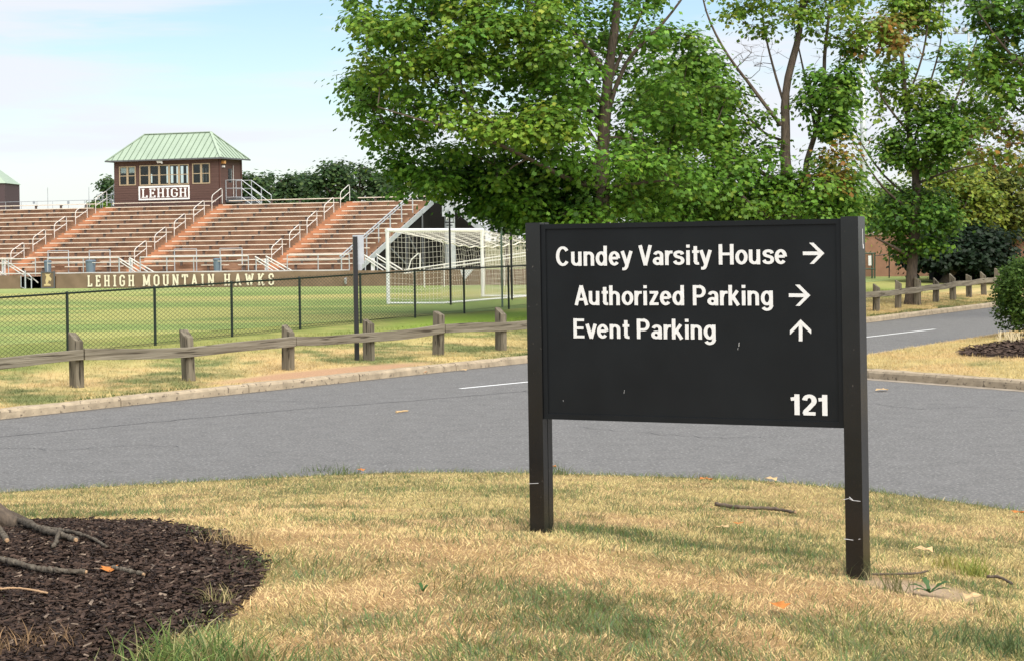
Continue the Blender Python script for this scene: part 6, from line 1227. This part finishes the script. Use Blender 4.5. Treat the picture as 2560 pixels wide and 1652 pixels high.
weed('seedling', 'tiny broad-leaved green seedling in the grass left of the sign', 1058, 1488, [(0.6, .04, .011, .03, False), (2.4, .042, .012, .04, False), (4.6, .035, .011, .02, False)])

# trunk of the young tree standing in the mulch bed, just outside the frame
q = GL(-70, 1330); t = root('young_tree', 'young tree rooted in the mulch bed at the left edge', 'tree', tuple(q))
b = MB(); b.tube([q + Vector((0, 0, -.1)), q + Vector((0, 0, .05)), q + Vector((0, 0, .2)), q + Vector((-.02, 0, .7)), q + Vector((-.05, .02, 2.0)), q + Vector((-.06, .05, 4.0)), q + Vector((-.1, .05, 6.0))], [.34, .25, .16, .125, .11, .08, .03], 14); b.build('trunk', M['bark'], t, smooth=True)
for a in (-0.2, -1.2, 0.9, 2.4, 3.9): d = Vector((math.cos(a), math.sin(a), 0)); MB().tube([q + d * .1 + Vector((0, 0, .16)), q + d * .28 + Vector((0, 0, .07)), q + d * .5 + Vector((0, 0, .0))], [.09, .055, .02], 8).build('root_flare', M['bark'], t, smooth=True)
r = np.random.default_rng(77); segs = []; LC = []
for k in range(46):
    z = 4.6 + 2.6 * r.random(); a = r.random() * 6.28; rad = 1.5 * math.sqrt(r.random()) * (1 - abs(z - 5.9) / 2.4); c = np.array([q.x - .1 + rad * math.cos(a), q.y + rad * math.sin(a), q.z + z]); st_ = np.array([q.x - .06, q.y + .04, q.z + max(3.6, z - 1.2 - .3 * rad)]); segs.append((st_, (st_ + c) / 2, .03, .02)); segs.append(((st_ + c) / 2, c, .02, .008)); LC.append(c + r.normal(0, 1, (60, 3)) * np.array([.26, .26, .16]))
tubes_np(segs, 'branches', M['twig'], t); C = np.concatenate(LC); leaves('crown', C, .08 + .05 * r.random(len(C)), leaf_col(len(C), r, GRN), t, LEAF, .8, 3)
# hairline cracks in the asphalt
for pts in (((-20, 1118), (160, 1124), (330, 1112), (470, 1117)), ((1440, 1066), (1600, 1082), (1790, 1094), (1960, 1090)), ((2180, 1010), (2300, 1022), (2440, 1016), (2580, 1030)), ((420, 1010), (640, 1002), (840, 1004))):
    P_ = []
    A4 = [G(x, y, 0) for x, y in pts]
    for a, b in zip(A4[:-1], A4[1:]):
        for i in range(10): P_.append(a.lerp(b, i / 10) + Vector((rnd.uniform(-.06, .06), rnd.uniform(-.1, .1), 0)))
    strip(P_, 0.010, 0.0035, 'crack', M['seam'], road)

def road_leaf(px, py, size, m, lab, yaw):
    p = G(px, py, 0.02); b = MB(); pts = [p + Vector((math.cos(yaw) * x * size - math.sin(yaw) * y * size, math.sin(yaw) * x * size + math.cos(yaw) * y * size, .25 * size * abs(x))) for x, y in LEAF]; k = len(pts); c = sum(pts, Vector()) / k + Vector((0, 0, .01)); b.v = [tuple(q) for q in pts] + [tuple(c)]; b.f = [(i, (i + 1) % k, k) for i in range(k)]
    tag(b.build('fallen_leaf', M[m]), lab, 'leaf', 'dead leaves on the road')
road_leaf(1050, 932, .26, 'orange_leaf', 'brown leaf lying in the far gutter left of the sign', .5); road_leaf(2208, 975, .22, 'tan_leaf', 'pale leaf on the road by the island kerb', 1.8); road_leaf(1160, 925, .14, 'tan_leaf', 'small tan leaf at the far kerb left of the lane line', 1.1)
P_ = [G(x, y, .02) for x, y in ((990, 1029), (1010, 1027), (1020, 1026))]; t = rough_tube(P_, [.012, .012, .008]).build('fallen_stick', M['tan_leaf']); tag(t, 'short pale stick lying on the open road', 'stick')

strip([p + (p - Vector((12, 40, 0))).normalized() * 0.14 for p in along([nearK[2], nearK[3], nearK[4]], 2.0)], 0.30, 0.0042, 'gutter', mat('gutter concrete', (0.27, 0.23, 0.18), 0.9, var=0.25, vscale=4), road)
strip([kerb_frame(s_)[0] - kerb_frame(s_)[2] * 0.05 for s_ in np.arange(26, 108, 1.5)], 0.09, 0.0042, 'gutter_grit', mat('gutter grit', (0.17, 0.145, 0.115), 0.95, col2=(0.10, 0.095, 0.09), vscale=3), road)
